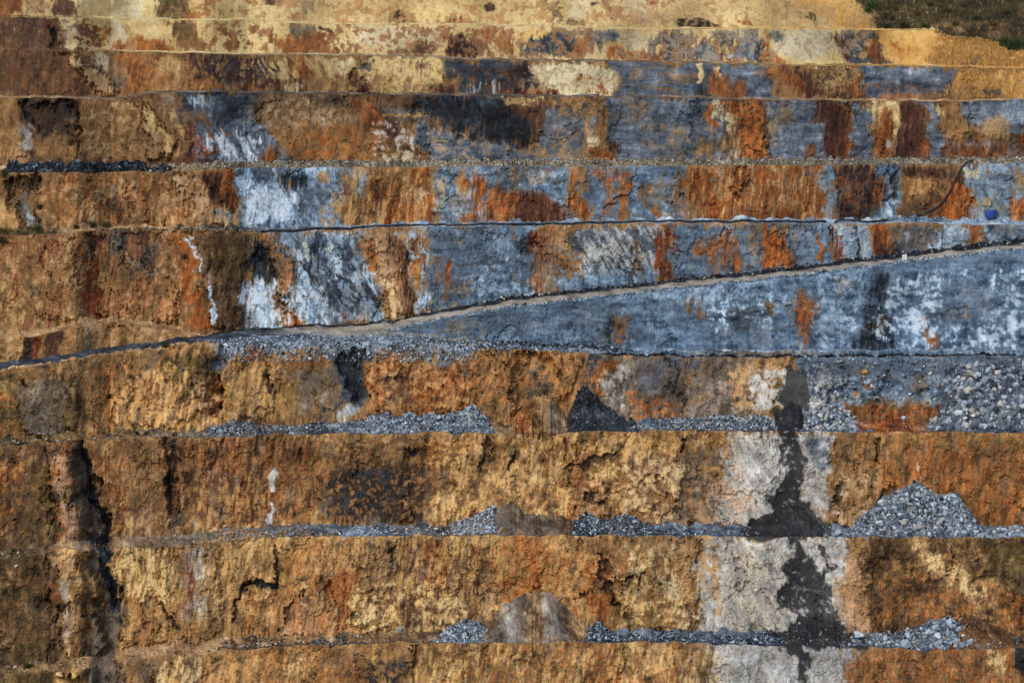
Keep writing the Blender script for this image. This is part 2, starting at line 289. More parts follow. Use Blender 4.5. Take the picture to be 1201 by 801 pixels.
STAINS = '''
A CRM 1 - 0: -40 -90 1300 80
A RST .8: -10 -10 35 -10 42 19 -10 21
A TAN .8: 36 -5 50 -5 54 20 44 20
A MAR .75: 51 -5 78 -5 86 19 55 18
A CRW .7: 120 -5 165 -5 160 22 130 22
A OLV .85: 174 -5 213 -5 228 25 190 24
A OCH .6 s.5: 200 -5 300 23
A RST .6 s.7: 215 0 720 32
A RST .6 s.72: 720 0 940 34
A DGR .7: 351 18 360 2 375 2 372 16
A RST .7: 340 24 352 16 360 20 352 25
A OCH .5 s.55: 380 0 460 28
A MAR .8: 306 -3 340 -3 334 7 314 7
A MAR .85: 456 27 458 17 475 12 490 20 495 27
A RED .9: 518 29 530 19 550 16 563 23 560 30
A MAR .7 s.4: 500 26 530 31
A MAR .85: 566 7 576 3 584 10 574 15
A DKB .9 s.3: 626 5 660 2 664 20 692 28 690 32 640 32 642 20
A CRW .6: 664 0 700 0 700 22 672 20
A DKB .9: 695 0 704 0 706 6 697 6
A MAR .9 - 1.5: 709 0 713 0 719 26 715 26
A RED .8 s.3: 733 10 775 24
A RED .9: 755 -3 772 -3 769 8 758 8
A CRW .6: 720 0 760 0 790 20 740 24
A DKB .95: 792 33 797 23 830 22 846 28 848 35 800 35
A RST .8: 864 31 880 25 886 34
A GLD .9: 938 -5 1000 -5 1022 30 1000 35 968 25 930 15
A CRM .8: 900 10 940 12 1000 34 900 34
A DKB .7 v.4: 934 15 958 17 960 26 937 22
A HIL 1: 1000 -90 1290 -90 1290 80 1190 68 1150 55 1110 47 1098 37 1025 37 1020 22 1003 8
A BRN .7 s.4: 1075 28 1160 24 1201 38 1260 50 1201 50 1140 44 1100 38
A TAN .6 s.5: 1090 28 1160 27 1170 34 1100 36
A GRN .8: e 1024 7 9 6
A GRN .8 s.4: 1033 29 1092 35
A GRN .7: e 1145 22 11 5
A GRN .9: e 1190 55 22 7
A OLV .6 h.5: 1030 -5 1260 30

B CRM 1 - 0: -40 10 1300 90
B BRN 1: -40 15 78 19 76 62 -40 62
B DGR .6 s.55: 5 20 60 60
B RED .8: 45 22 75 28 70 42 50 38
B BLK .8: 60 30 70 33 68 43 58 40
B CRW .8: 75 25 100 25 98 55 78 55
B RST .8 s.45: 88 28 132 58
B CRW .9: 130 24 145 24 150 58 134 60
B RST .85: 138 45 165 38 200 50 202 61 135 61
B OCH .95: 184 23 225 23 242 45 264 63 205 60 198 42
B OLV .6: 186 24 222 24 235 42 205 52
B OCH .7 s.5: 225 25 300 62
B RST .8: 318 45 350 36 385 50 402 62 350 65 316 53
B GBR .8: 340 28 368 30 372 44 345 40
B MAR .85: 372 31 390 38 386 43 372 37
B MAR .8 s.4: 398 35 418 42 416 60 400 64 388 60
B CRW .8: 420 30 520 32 515 60 450 62 415 45
B BRN .95: 456 62 500 50 517 56 517 68 450 67
B MAR .95: 516 38 530 33 546 45 565 58 569 70 522 69 526 52
B RST .85: 552 38 582 32 580 50 570 60 558 50
B MAR .9 - 1.5: 565 55 570 54 577 69 570 69
B RST .85: 583 36 600 33 607 60 596 69 584 60
B GLD .7: 600 34 642 34 638 50 606 50
B DGR .95: 609 52 625 46 642 44 676 40 680 56 670 67 640 63 615 66
B GBR .7: 640 34 705 34 702 42 660 45
B RST .9: 672 50 695 45 702 66 672 71
B SLT .9: 695 35 730 36 732 48 700 60
B CRW .9: 730 35 762 38 768 60 733 55
B RST .9: 713 71 725 58 760 57 790 62 803 74 713 74
B RST .9 s.3: 762 37 860 37 872 74 790 74 772 52
B DGR .8 v.4: 770 38 860 70
B SLT .8: 815 48 832 44 842 74 818 74
B DGR .9: 853 36 890 38 902 75 868 75
B WHT .8: e 853 67 4 2.5
B LGR .6 v.6: 858 50 885 72
B RST .9: 890 47 915 60 930 77 890 77
B CRW .95: 896 36 976 36 981 65 955 76 932 72 912 52
B DGR .7: 900 34 922 36 918 48 902 46
B MAR .95: 975 36 986 38 998 78 984 74
B DGR .9: 985 37 1042 38 1050 79 996 79
B TAN .7 s.4: 996 40 1024 62
B RST .85 v.3: 1018 42 1046 45 1048 74 1010 72
B TAN .9: e 1010 67 8 4
B GLD 1: 1024 34 1100 35 1115 46 1201 60 1290 60 1290 90 1050 81 1038 55
B RST .8 s.5: 1045 46 1076 50 1070 66 1050 62
B OCH .8: 1090 76 1100 60 1135 62 1180 66 1185 80
B GBR .6: 1130 66 1160 70 1155 80 1130 80

C OCH 1 - 0: -40 40 1300 130
C BRN .95: -40 50 80 56 100 90 100 118 -40 118
C DGR .6 s.55: 20 40 70 55 66 80 30 74
C TAN .5 s.6: 0 60 95 115
C TAN .95: 74 58 95 65 122 98 142 110 100 113 88 84
C DGR .6: 98 72 114 80 126 102 114 100
C CRW .8: 112 62 130 63 129 100 118 84
C GBR .8: 128 64 143 65 146 107 132 107
C RST .7: 146 62 186 62 196 107 150 109
C CRM .7: 178 68 206 70 216 88 221 106 210 108 193 86
C RST .8: 224 84 265 94 270 109 222 109
C MAR 1: 207 62 300 65 331 70 331 110 285 110 266 92 240 84 214 73
C RST .6 s.5: 210 65 300 100
C DGR .8: 257 82 276 90 276 107 265 101
C RST .8: 284 98 302 98 302 109 278 109
C OCH .8: 290 66 345 66 348 90 300 79
C RST .9: 338 66 362 72 367 96 350 90
C CRW .95: 366 90 382 72 400 66 425 66 421 84 386 85
C CRW .8: 329 100 356 98 356 109 332 109
C MAR .9: 350 92 369 98 363 112 340 111
C OCH .95: 368 93 400 82 416 86 420 112 366 112
C MAR 1 - 1.5: 416 84 427 85 436 112 416 112
C CRM .95: 421 66 524 68 522 98 500 112 436 112 425 84
C DGR .8: 425 72 438 70 435 83 427 85
C MAR .85 s.3: e 494 78 9 8
C OCH .85 s.35: 428 84 475 85 500 98 530 110 530 114 432 114
C MAR .9: 505 101 530 100 530 113 505 112
C DGR 1: 522 70 602 72 622 75 630 113 531 113
C RST .7 s.55: 545 84 622 112
C WHT .7 v.62: 545 100 596 113
C MAR .85: 600 72 622 75 627 95 607 90
C RED .95: 616 103 652 103 657 115 604 115
C CRW 1: 621 73 702 74 718 80 725 95 722 116 662 116 642 100 628 96
C CRM .6 s.5: 621 73 720 113
C RST .85 s.35: 671 90 690 87 706 98 715 110 700 115 690 105
C SLT 1: 710 73 905 76 905 120 725 118 727 96 720 80
C DGR .9 h.45: 724 88 862 90 856 112 730 110
C OCH .6 h.65: 740 80 830 112
C CRM .9 - 1.5: 814 76 821 76 826 99 818 99
C MAR .95: 814 98 830 101 830 117 815 117
C CRM .9 - 1.5: 840 78 846 78 849 96 842 99
C RST .85: 830 84 850 90 870 87 873 116 832 116
C DGR .8: 820 78 838 80 836 94 826 92
C RST .8: 884 78 925 78 925 90 890 92
C MAR 1: 919 78 946 80 962 119 928 119
C RST .7: 922 79 935 82 936 119 926 119
C OCH 1: 944 80 1007 78 1010 119 962 119
C CRM .95 s.42: 946 79 1000 78 1005 105 968 104
C DKB .85 s.58: 944 80 1008 119
C SLT 1: 1005 78 1112 79 1134 86 1112 104 1090 114 1010 119
C DGR .7: 1048 98 1102 94 1098 108 1040 112
C RST .7 s.5: 1000 96 1050 106 1110 112 1110 121 1000 121
C GLD 1: 1104 104 1122 92 1140 80 1290 80 1290 122 1180 118 1150 110
C BRN .7 s.4: 1090 108 1210 112 1210 122 1090 121
C DGR .8: e 1166 109 9 5
C OCH .8: e 1160 84 12 5
C OCH .6 s.5: 1120 90 1210 112

D BRN 1 - 0: -40 90 1300 210
D OCH 1: -40 112 26 115 26 186 -40 192
D DKB .95: 22 116 90 117 92 166 60 158 44 155 28 145
D BLK .6 s.45: 70 120 90 140
D PAL .9: 22 148 36 152 36 170 24 180
D TAN .9: 10 180 30 176 62 186 40 194 0 194
D OCH 1: 36 160 90 168 90 190 44 188
D OLV .7 s.5: 65 162 92 172
D OCH 1: 93 116 188 116 214 160 194 192 93 192
D TAN .8: 163 120 180 128 197 165 186 188 166 184 174 155
D BRN .5 s.5: 100 125 160 180
D GBR .95: 185 114 216 114 238 150 204 150
D DGR 1: 208 108 302 110 302 146 270 152 236 142 218 130
D LGR .7 d.6: 215 112 248 128
D MAR .95: 203 150 238 144 244 192 212 184
D RED .6 s.5: 200 150 245 190
D SLT 1: 226 150 300 138 322 150 322 192 235 192
D RED .9 - 1.5: 231 148 246 175 248 190 242 190
D RED .9 - 1.5: 243 146 253 160 250 168
D RST .8 - 1.5: 262 145 271 160 265 160
D WHT .9: 246 182 255 160 262 172 276 190 248 190
D WHT .9 d.5: 270 152 306 190
D RST .9: 305 170 326 172 326 192 308 192
D SLT .9: 324 168 346 175 346 192 326 192
D OCH 1: 300 110 424 112 434 140 478 192 345 192 320 150
D GBR .8 s.4: 300 112 420 150
D TAN .8 s.55: 325 120 412 150
D RST .7 s.55: 350 150 480 190
D DKB .9: 365 112 402 113 404 126 380 122
D RST .9: 408 113 446 113 442 137 413 132
D DKB .6 v.5: 408 113 446 130
D BLK .7: 437 114 452 114 454 141 440 139
D BRN .95: 450 114 476 114 476 131 452 131
D SLT .6: 445 128 502 132 502 142 450 142
D GLD .8 - 1.2: 446 136 495 134 494 138 448 139
D RST .85: 425 136 450 136 446 156 430 160
D MAR .8: 451 142 471 143 465 158 453 156
D OCH .9: 470 140 490 145 492 178 474 178
D WHT .7 s.68: 438 150 482 186
D CRW .85 s.4: 448 178 480 175 480 190 448 190
D BLK 1: 476 112 590 113 602 125 612 140 628 150 626 174 600 172 560 169 538 157 515 142 488 134
D DGR .7 d.5: 490 114 562 116 554 135 500 130
D SLT 1: 488 148 520 148 545 162 600 174 624 178 624 192 498 192 484 172
D TAN .6 s.6: 500 152 570 190
D CRM .95: 588 113 634 113 634 125 612 122 590 122
D MAR .8 s.42: 588 115 640 115 652 162 600 152
D DKB .9: 603 138 630 140 630 174 600 168
D SLT .9: 638 122 700 122 700 192 620 192 632 160
D OCH .9 s.38: 638 114 732 114 730 130 690 137 648 130
D OCH .9 v.35: 678 134 712 140 717 192 684 192
D CRW .9: 691 154 704 158 701 172 691 172
D RST .8: 690 168 718 176 718 192 690 192
D OCH .7 s.52: 600 158 722 192
D SLT 1: 712 113 848 116 850 192 726 192 715 162
D OCH .85 v.4: 733 116 758 120 757 148 736 146
D OCH .8: 716 130 729 134 725 147
D DGR .7 h.5: 716 126 852 150
D OCH .6 s.62: 755 148 842 186
D OCH .8: e 825 173 15 12
D CRW .95: 834 116 853 118 850 140 856 170 866 188 856 188 847 165 843 135
D DKB .8 s.5: 844 145 864 178
D RST .85: 829 120 841 124 840 152 831 150
D RST 1: 856 116 890 117 899 165 907 190 880 192 870 165 859 140
D OCY .75 s.45: 868 140 902 184
D DKB .6 s.4: 868 116 891 130
D SLT 1: 891 117 966 118 967 192 908 192 900 160
D OCH .8 v.3: 911 118 926 120 934 154 920 152
D DGR .8 s.4: 934 118 962 120 960 140 938 138
D RST .7: 940 170 953 170 953 187 942 187
D MAR 1: 962 117 983 117 986 150 997 192 967 192
D RST 1: 982 118 993 128 1002 150 996 192 990 190 987 150
D SLT 1: 989 117 1012 118 1019 150 1034 192 1002 192
D TAN 1: 1010 117 1056 117 1056 150 1060 192 1034 192 1020 150
D CRM .9: 1011 120 1026 122 1029 146 1018 142
D RST .95: 1025 129 1043 130 1046 160 1060 192 1037 192 1028 160
D CRM .9: 1042 122 1053 122 1053 160 1046 150
D PAL .9: 1040 164 1047 168 1045 178 1040 174
D MAR 1: 1056 121 1069 119 1076 150 1090 190 1060 190 1054 150
D RST 1: 1067 117 1077 140 1097 191 1088 191 1076 156
D SLT 1: 1076 117 1091 119 1107 160 1110 192 1096 192 1083 150
D RST .8 - 1.5: 1080 124 1085 124 1091 150 1087 152
D CRM .9: 1089 121 1101 125 1108 142 1098 142
D OCH 1: 1100 119 1130 119 1130 144 1148 155 1132 168 1108 162
D SLT 1: 1128 116 1290 115 1290 156 1160 154 1130 142
D LGR .6: 1135 118 1290 116 1290 140 1165 138
D OLV .95: 1128 154 1290 158 1290 166 1130 166
D TAN .9: 1158 140 1180 138 1184 162 1150 162
D RST .9 v.4: 1108 165 1290 166 1290 192 1108 192
D SLT .7 v.6: 1105 166 1290 190
*GVL .0: 0 0 1 1

E OCH 1 - 0: -40 180 1300 290
E BRN .8 s.5: 0 200 250 275
E DKB .95: 12 206 40 205 42 236 20 226
E OCY .9: -20 224 13 228 12 266 -20 272
E GBR 1: 15 228 24 230 42 266 28 272 18 255
E LGR .8 d.5: 22 244 40 264
E TAN .7 s.5: 40 210 120 265
E DKB .8: 124 208 146 214 150 262 118 264 122 238
E TAN .8: 154 208 166 214 182 250 172 252
E PNK .8: 134 206 148 214 152 236 146 236
E TAN .9: 196 203 240 203 256 226 284 262 268 270 196 268
E PAL .6 s.5: 204 210 246 246
E OCH .6 s.5: 200 230 270 266
E RST 1: 226 203 276 199 282 226 272 242 290 268 275 262 255 242 240 224
E MAR .75: 230 203 262 200 260 232 245 224
E LGR .9: 248 240 262 246 294 274 278 273 262 258
E GRY 1: 276 190 408 192 402 272 300 275 284 250
E WHT .95 s.3: 281 224 300 216 332 228 352 236 346 260 320 266 292 266 282 246
E WHT .8 d.4: 344 228 386 222 376 258
E LGR .9 d.35: 280 200 400 270
E BLK .9: 324 204 350 204 354 222 340 228 327 218
E DGR .8: 298 197 322 197 320 213 303 211
E OCH .8: e 375 208 5 5
E OCH .7 s.5: 374 224 402 264
E RST .95: 394 197 406 197 413 235 424 270 404 270 402 240
E GRY .8: 404 196 432 196 430 232 410 232
E LGR .8: 408 200 425 200 428 226 410 226
E DKB .8 s.35: 404 232 432 262
E RST .95: 428 210 482 211 488 264 438 264 425 240
E DKB .7 s.5: 428 210 490 245
E RST 1: 440 242 490 238 516 228 517 263 440 266
E MAR .7: 424 236 446 236 446 262 428 262
E RST 1: 484 197 509 197 512 225 517 264 494 264 490 225
E OCH .6 v.55: 440 240 516 262
E CRW .7: 492 209 502 214 498 233 488 242
E LGR .8: 437 245 447 250 443 262
E GRY 1: 514 190 672 190 672 268 517 268
E LGR .6 s.5: 514 200 570 262
E OCH .7 v.6: 530 200 552 245
E RST .95: 546 208 561 211 562 264 549 264
E OCH .8: 536 202 546 206 545 228 538 226
E RST .9: 567 213 583 215 590 230 612 224 640 230 662 236 662 265 569 265
E MAR .9 v.35: 612 226 640 234 662 244 662 265 600 265
E LGR .6 s.45: 600 204 662 207 656 230 610 222
E OCH .6 v.5: 586 198 642 216
E RST .9 v.4: 663 226 686 224 686 262 667 262
E RST .9: 672 199 682 200 686 263 673 263
E GRY 1: 686 190 808 190 808 266 687 266
E OCH .7 v.3: 683 197 692 198 692 228 684 226
E RST .95: 702 197 717 197 719 225 716 262 707 262 705 225
E RST 1: 721 198 733 198 738 235 739 262 727 262 723 225
E OCH .7: 730 234 738 236 738 260 732 260
E BRN .85 v.3: 746 213 765 213 763 236 770 260 758 260 750 236
E RST .8 v.3: 759 244 768 246 768 260 760 258
E OCH .6 v.5: 768 210 804 258
E RST .8 v.3: 788 203 801 203 803 258 794 258
E RST 1: 806 195 837 196 848 235 850 264 814 264 808 225
E GRY .9: 837 195 852 195 851 240 846 232
E RST 1: 850 198 880 195 883 215 878 236 880 264 849 264 846 225
E OCY .7 s.5: 854 198 878 236
E RST 1: 885 196 952 196 957 225 958 264 882 264
E OCH .8 s.5: 896 208 948 254
E DGR .8 s.45: 936 194 958 212
E RST 1: 954 197 966 198 969 262 956 262
E GRY 1: 964 192 982 192 980 258 969 260
E LGR .6: 964 192 980 192 978 255 970 258
E MAR 1: 976 193 1030 193 1037 230 1022 262 984 262 979 230
E BLK .7 v.5: 980 205 1030 260
E RST .7 s.6: 976 193 1030 262
E RST .9: 1021 214 1039 219 1036 238 1022 242
E GRY 1: 1028 192 1062 192 1060 262 1022 262 1036 236
E BLK .9: 1041 206 1052 194 1048 215 1043 224
E DKB .8: 1050 212 1056 205 1050 232 1046 232
E WHT .7 s.55: 1036 236 1060 260
E BRN 1: 1056 193 1126 194 1137 230 1146 266 1080 262 1054 252
E MAR .9: 1063 195 1116 197 1120 210 1068 212
E OCH .95: 1059 213 1075 210 1083 225 1075 240 1059 234
E OCH .9: 1084 212 1096 210 1093 224 1086 222
E OCH .9: 1097 210 1113 211 1106 230 1094 224
E DKB .7 s.5: 1058 234 1102 258
E RST .95: 1108 212 1131 214 1143 264 1104 264 1096 245
E LGR 1: 1124 192 1290 186 1290 270 1148 268 1138 235
E GRY .8 d.5: 1140 196 1290 262
E CRW .8: 1127 198 1146 197 1149 206 1132 209
E DGR .7 h.5: 1138 205 1200 226
E OCH .85 v.3: 1181 199 1196 199 1197 228 1187 224
E RST .95: 1184 235 1201 229 1260 229 1260 262 1187 262
E OLV .5 s.4: 1145 232 1182 258

F OCH 1 - 0: -40 250 1300 440
F BRN .6 s.5: 0 270 240 385
F TAN .8: 58 278 86 278 91 305 80 316 58 302
F RST .85 v.3: 51 284 59 285 58 342 52 342
F DKB .85: 37 328 46 330 43 346 36 352
F OCY .7 s.45: -20 325 36 338 62 378 -20 385
F MAR 1: 94 274 121 274 109 300 101 318 96 302
F RED 1 - 1.5: 97 314 105 315 108 345 114 380 99 380 97 345
F DKB .8 - 1.5: 118 272 105 302 99 314 97 302
F OCY .85: 105 310 126 315 136 340 115 352 106 342
F BLK .85: 121 272 152 272 152 302 144 306 130 296 121 286
F BLK .85: 157 272 173 274 183 310 183 330 169 322 159 302
F DGR .6 s.5: 122 272 185 330
F GBR .6: 148 298 178 315 186 332 160 328
F RST .5 s.55: 110 325 215 380
F BRN .7: 188 282 216 290 216 322 200 322
F RST 1: 207 276 219 280 229 320 236 345 241 384 227 384 222 345 211 315
F OCY .6 s.5: 208 280 240 380
F BRN 1: 223 272 296 272 301 300 296 330 286 346 281 386 241 386 236 345 229 308
F OLV .7 s.5: 238 278 296 332
F PNK .55: 230 296 252 320 266 342 260 348 244 330
F WHT 1 - 1.2: 219 278 223 281 229 300 235 322 231 323 224 302
F WHT .9 - 1.2: 247 338 250 338 251 376 248 379
F WHT .7 - 1.2: 244 317 250 328 248 332
F LGR .7 - 1.2: 260 324 267 332 265 336
F DKB .9 s.3: 278 328 298 324 302 346
F BLK 1: 296 277 306 274 319 310 321 336 304 336 297 310
F WHT 1: 293 330 310 324 319 335 326 356 326 388 298 390 283 360 290 345
F DGR .6 s.55: 285 330 326 388
F BLK .9: 307 381 326 376 329 390 304 392
F PNK .9: 309 333 322 328 339 360 341 390 325 390
F PNK 1: 307 276 321 280 329 310 341 340 351 362 357 388 339 388 334 360 324 335 315 300
F RST .8 s.4: 308 277 329 318
F RST .95: 343 360 354 364 357 388 340 388
F MAR .6 s.55: 308 290 345 350
F LGR 1: 320 276 432 272 442 330 452 372 358 388 351 355 336 322
F CRW .7 s.35: 352 283 372 283 369 312 354 314
F CRW .6 s.4: 378 278 402 290 396 324
F DGR .8 d.5: 326 280 440 335
F BLK .85 v.3: 369 277 385 277 390 328 374 322
F BLK .8 d.42: 356 328 412 328 442 344 447 366 432 372 380 368
F WHT .9 d.52: 338 338 430 378
F RED .8 s.5: 396 362 428 382
F PNK 1: 418 278 446 272 472 288 482 330 488 372 466 372 450 336 430 326 419 300
F TAN .8: 424 282 446 288 442 322 428 318
F WHT .7: 410 321 430 311 447 322 442 338
F RST .7 v.3: 428 278 441 300 439 320 432 318
F MAR .85 v.3: 453 272 467 272 477 310 484 345 492 370 478 370 471 330 459 300
F TAN .8: 454 330 464 333 473 370 461 372
F LGR 1: 466 270 504 270 508 362 491 368 481 330
F RST .95 - 1.5: 477 278 485 279 495 342 488 342
F RST .95 v.2: 491 279 505 279 505 342 497 344 494 310
F OCH .7 v.5: 466 272 515 340
F GRY 1: 502 262 630 262 630 356 506 366
F RST .8 - 1.5: 510 300 514 300 516 336 512 336
F RST .95 - 1.5: 521 299 530 309 527 352 522 352
F OCH .9: e 540 340 7 9
F BLK .85: 508 338 520 337 519 362 504 364
F DGR .7 s.6: 500 265 628 350
F LGR .8 s.55: 556 320 632 356
F LGR .6 s.5: 570 275 616 300
F BLK .85: 615 280 628 273 629 300 620 299
F PNK 1: 626 268 646 271 652 330 662 347 630 355 627 310
F RED .9 v.5: 625 272 654 334
F TAN .9: 645 269 671 271 667 302 650 302
F DGR .85: 667 270 684 270 684 304 671 304
F GBR .9 s.3: 640 288 674 348
F PAL 1: 679 269 742 265 738 332 690 338 681 302
F PAL 1: 743 267 780 266 778 327 746 330
F DGR .8 d.5: 680 270 778 330
F LGR .7 s.5: 660 316 774 330
F GRY 1: 658 326 774 318 774 342 660 354
F BLK .7 v.3: 734 288 746 288 743 334 733 326
F GRY 1: 784 262 984 262 975 318 795 336 790 310
F LGR .6 s.5: 790 266 980 330
F DGR .6 s.6: 790 266 980 330
F RED 1: 775 266 785 266 787 290 789 310 794 328 774 332 778 300
F MAR .6 s.5: 775 266 794 330
F RST .85 v.45: 820 284 866 268 872 320 828 324
F RST .95: 834 290 846 274 856 270 864 300 862 318 848 300
F RST 1: 884 284 899 270 906 264 916 271 926 290 932 316 888 320
F OCH .7 v.5: 880 268 932 316
F RST .9 - 1.5: 957 268 963 284 967 306 963 312 960 290
F LGR .9: 964 266 1022 264 1020 308 985 308 970 290
F RED 1: 974 266 983 271 986 285 994 307 984 308 977 290
F BLK .9 - 1.5: 971 266 976 268 980 278 976 278
F DKB .8 c: 1001 268 1004 268 1006 302 1003 302
F RST 1: 1021 266 1046 264 1047 302 1016 307 1019 285
F MAR .8: 1027 268 1036 268 1040 304 1020 306
F GBR 1: 1045 264 1106 264 1102 287 1048 300
F DGR .7 s.5: 1045 268 1106 298
F BLK .6: 1043 280 1060 290 1060 302 1044 302
F LGR .9: 1098 264 1142 264 1142 292 1088 297
F RST 1: 1137 261 1149 261 1165 287 1144 290
F GRY 1: 1149 260 1290 258 1290 285 1162 290
F LGR .5 s.5: 1149 262 1290 288
F BRN .5 s.5: 1163 264 1201 276

f OCH 1 - 0: -40 370 1300 440
f OCY .7 s.4: -20 390 30 434
f RED 1 - 1.5: 38 393 46 393 47 424 39 425
f DKB .95: 29 394 38 394 37 426 27 424
f MAR .9: 48 391 76 391 76 416 54 420
f GBR .8 v.3: 94 384 106 384 106 414 96 414
f PNK .6 s.4: 168 382 240 392 226 406 178 402
f TAN .6 s.5: 100 382 230 400

G GRY 1 - 0: -300 270 1600 440
G LGR .6 s.45: 574 374 722 368 722 406 600 406
G DGR .7 s.55: 460 350 720 390
G BRN .9 v.3: 714 373 735 370 736 404 718 404
G RST .7 v.5: 714 373 735 404
G BLK .8: 710 374 718 376 718 404 712 402
G BLK .7 s.45: 738 380 764 404
G GBR .7 s.4: 524 374 562 369 562 398 518 398
G BLK .7 s.5: 596 396 722 410
G BRN .8 v.45: 803 348 834 348 834 374 806 372
G WHT .9 s.5: 826 354 908 356 908 404 846 408
G DGR .9: 853 360 892 357 892 382 858 384
G BLK .7 s.55: 846 380 908 408
G LGR .6 s.4: 770 330 905 352
G BRN .8: 899 350 909 362 907 378 902 372
G RST .85 v.4: 926 343 957 343 957 378 944 412 939 412 930 376
G RST .95 v.2: 934 358 951 360 947 408 940 408
G OCH .9: 981 324 999 326 998 354 989 344
G LGR .7 s.45: 960 320 1014 405
G BLK .9: 1012 324 1052 322 1052 332 1036 346 1031 355 1047 375 1048 412 1008 412 1009 380 1020 355
G DGR .5 s.5: 1010 322 1050 412
G OLV .7: 1024 364 1043 369 1041 392 1027 390
G RST .9 v.3: 1079 374 1093 374 1094 408 1082 408
G RST .8: e 1130 367 5 6
G OCH .6 s.4: 1106 355 1124 376
G RST .8: 1193 302 1210 299 1210 312
G LGR .7 s.5: 1040 330 1290 408
G WHT .6 s.68: 1040 330 1290 408
G DGR .7 s.5: 1110 333 1165 378
G DGR .8 s.4: 1183 338 1260 333 1260 360

H OCH 1 - 0: -300 390 1600 530
H OLV .8: -20 440 92 438 98 505 60 515 -20 520
H GBR .85: 24 438 76 445 72 512 34 515
H DKB .6 v.5: 48 432 104 438 106 515 80 515
H RST .6 s.4: -10 458 22 470 18 520 -10 520
H OCH .8 s.4: 0 436 100 424 100 440 0 455
H RST .5 s.45: 118 422 165 430 158 472 122 470
H OCY .85 s.35: 142 438 202 434 208 514 138 516
H RST .9 v.3: 168 443 179 445 178 478 171 475
H OLV .85: 188 420 246 412 252 455 220 476 198 470
H OCY .8 s.35: 204 474 252 468 240 502 200 510
H PNK .7 s.4: 234 444 260 438 260 492 238 502
H GLD .7: e 200 432 8 6
H SLT 1: 246 398 300 393 470 393 604 400 604 415 562 419 542 432 520 432 488 416 440 414 432 426 428 472 394 472 398 420 340 412 326 416 280 426 264 422 259 442 252 432
H LGR .6 s.5: 250 398 600 420
H SLT .8 s.5: 430 405 600 430
H DKB .9 c: 256 438 259 438 260 490 257 490
H OCH 1: 260 432 290 420 322 409 396 412 404 440 386 490 300 512 260 488
H RST .9: 288 407 314 410 306 432 290 428
H OLV .7 v.4: 322 418 402 425 394 494 328 498
H GBR .9 v.3: 346 424 402 424 396 490 350 490
H RST .7 s.5: 322 412 400 430
H DKB .9 c: 316 438 320 438 318 462 315 460
H DGR 1: 402 405 428 412 434 440 428 474 402 478 394 450
H BLK .9: 411 425 422 428 420 466 407 470
H LGR .8: 400 478 414 470 427 480 418 492 398 490
H RST .75: 430 424 450 414 490 420 510 431 549 433 552 450 547 482 498 488 440 490 430 460
H OCH .7 s.4: 430 416 550 488
H DGR .85 v.35: 444 438 474 440 474 486 449 486
H SLT 1: e 552 445 6 14
H OCH 1: 549 410 576 406 592 410 600 419 662 420 684 414 686 440 662 472 640 508 562 508 553 460
H MAR .7: 581 400 593 402 596 413 584 415
H OCY .8 s.45: 555 435 605 485
H DKB .7 s.6: 640 415 684 450
H GBR .85: 624 412 638 412 651 470 640 480 610 478 620 445
H TAN .8: 640 413 656 420 657 470 642 500 626 512 634 484 650 470
H OLV .6 s.4: 656 450 676 470 672 505 650 508
H RST .6: 592 474 640 476 628 508 594 508
H GBR 1: 680 416 746 418 746 490 700 500 682 470
H DGR .9: 680 416 714 420 706 442 684 447
H RST 1: 701 423 717 421 715 440 708 468 701 464
H PAL .7 s.3: 710 430 744 424 744 474 712 482
H GBR 1: 736 417 884 418 884 495 738 495
H PUR .7 s.45: 738 420 862 490
H RST .8 s.45: 740 464 804 460 804 494 742 492
H DGR .8 s.5: 756 418 838 465
H OCH .7 v.5: 803 422 838 468
H TAN .9 s.3: 856 428 908 423 908 482 868 492
H PAL .95 s.3: 876 440 922 428 922 486 880 490
H GRY 1: 936 414 1290 414 1290 512 936 512
H SLT .7 s.5: 940 418 1290 508
H LGR .4 s.6: 940 418 1200 508
H PAL .9 s.35: 943 428 988 428 988 474 954 484 943 470
H TAN .7: 998 448 1016 462 1004 466
H OCH .9: 1004 427 1019 427 1019 441 1004 439
H OCH .8: e 1017 449 8 6
H GBR .9: 1068 440 1086 438 1090 462 1068 460
H OCH .9: e 1139 433 5 5
H DGR .7 s.55: 940 418 1200 440
H RST 1: 993 478 1020 474 1050 472 1092 474 1102 486 1086 512 1012 512 998 498
H MAR .7 s.4: 1024 477 1044 475 1044 504 1022 502
H OCH .8 s.5: 1000 475 1095 508
H MAR .8: 1084 471 1099 480 1092 490

I OCH 1 - 0: -300 490 1600 670
I OCY .6 s.55: 100 510 1201 628
I BRN 1: -20 515 82 515 96 655 -20 660
I OLV .8 v.4: 14 535 60 538 64 645 16 645
I RST .7 s.5: -10 525 34 538 30 600 -10 600
I PNK .95: 62 526 80 528 90 600 92 645 74 645 70 580
I RST .6 s.5: 62 526 92 645
I RST .7 v.45: 104 520 140 525 156 605 128 622
I BRN .6 s.5: 130 520 192 610
I DGR .95: 195 514 206 514 207 580 214 630 202 630 197 590
I DKB .95 c: 191 512 197 512 199 602 194 602
I RST .6 s.55: 210 515 380 600
I PUR .85: 242 528 251 545 262 590 268 610 249 612 244 570
I MAR .9: e 248 540 5 9
I WHT 1 - 1: 317 547 322 547 323 577 317 577
I WHT 1 - 1: 317 589 322 591 321 614 317 614
I RST .8 - 2: 316 525 324 528 322 545 314 545
I TAN .8 s.4: 125 598 260 610 260 640 130 645
I OCY .6 s.4: 210 560 310 620
I DKB .95 s.3 8: 385 560 400 545 440 536 470 534 488 548 484 590 470 615 430 606 396 608 384 590
I DKB .8 s.45 8: 470 540 505 552 512 580 500 604 470 612
I DGR .5 s.5 8: 390 560 440 545 470 560 450 590 400 600
I BLK .6 s.55: 383 543 514 612
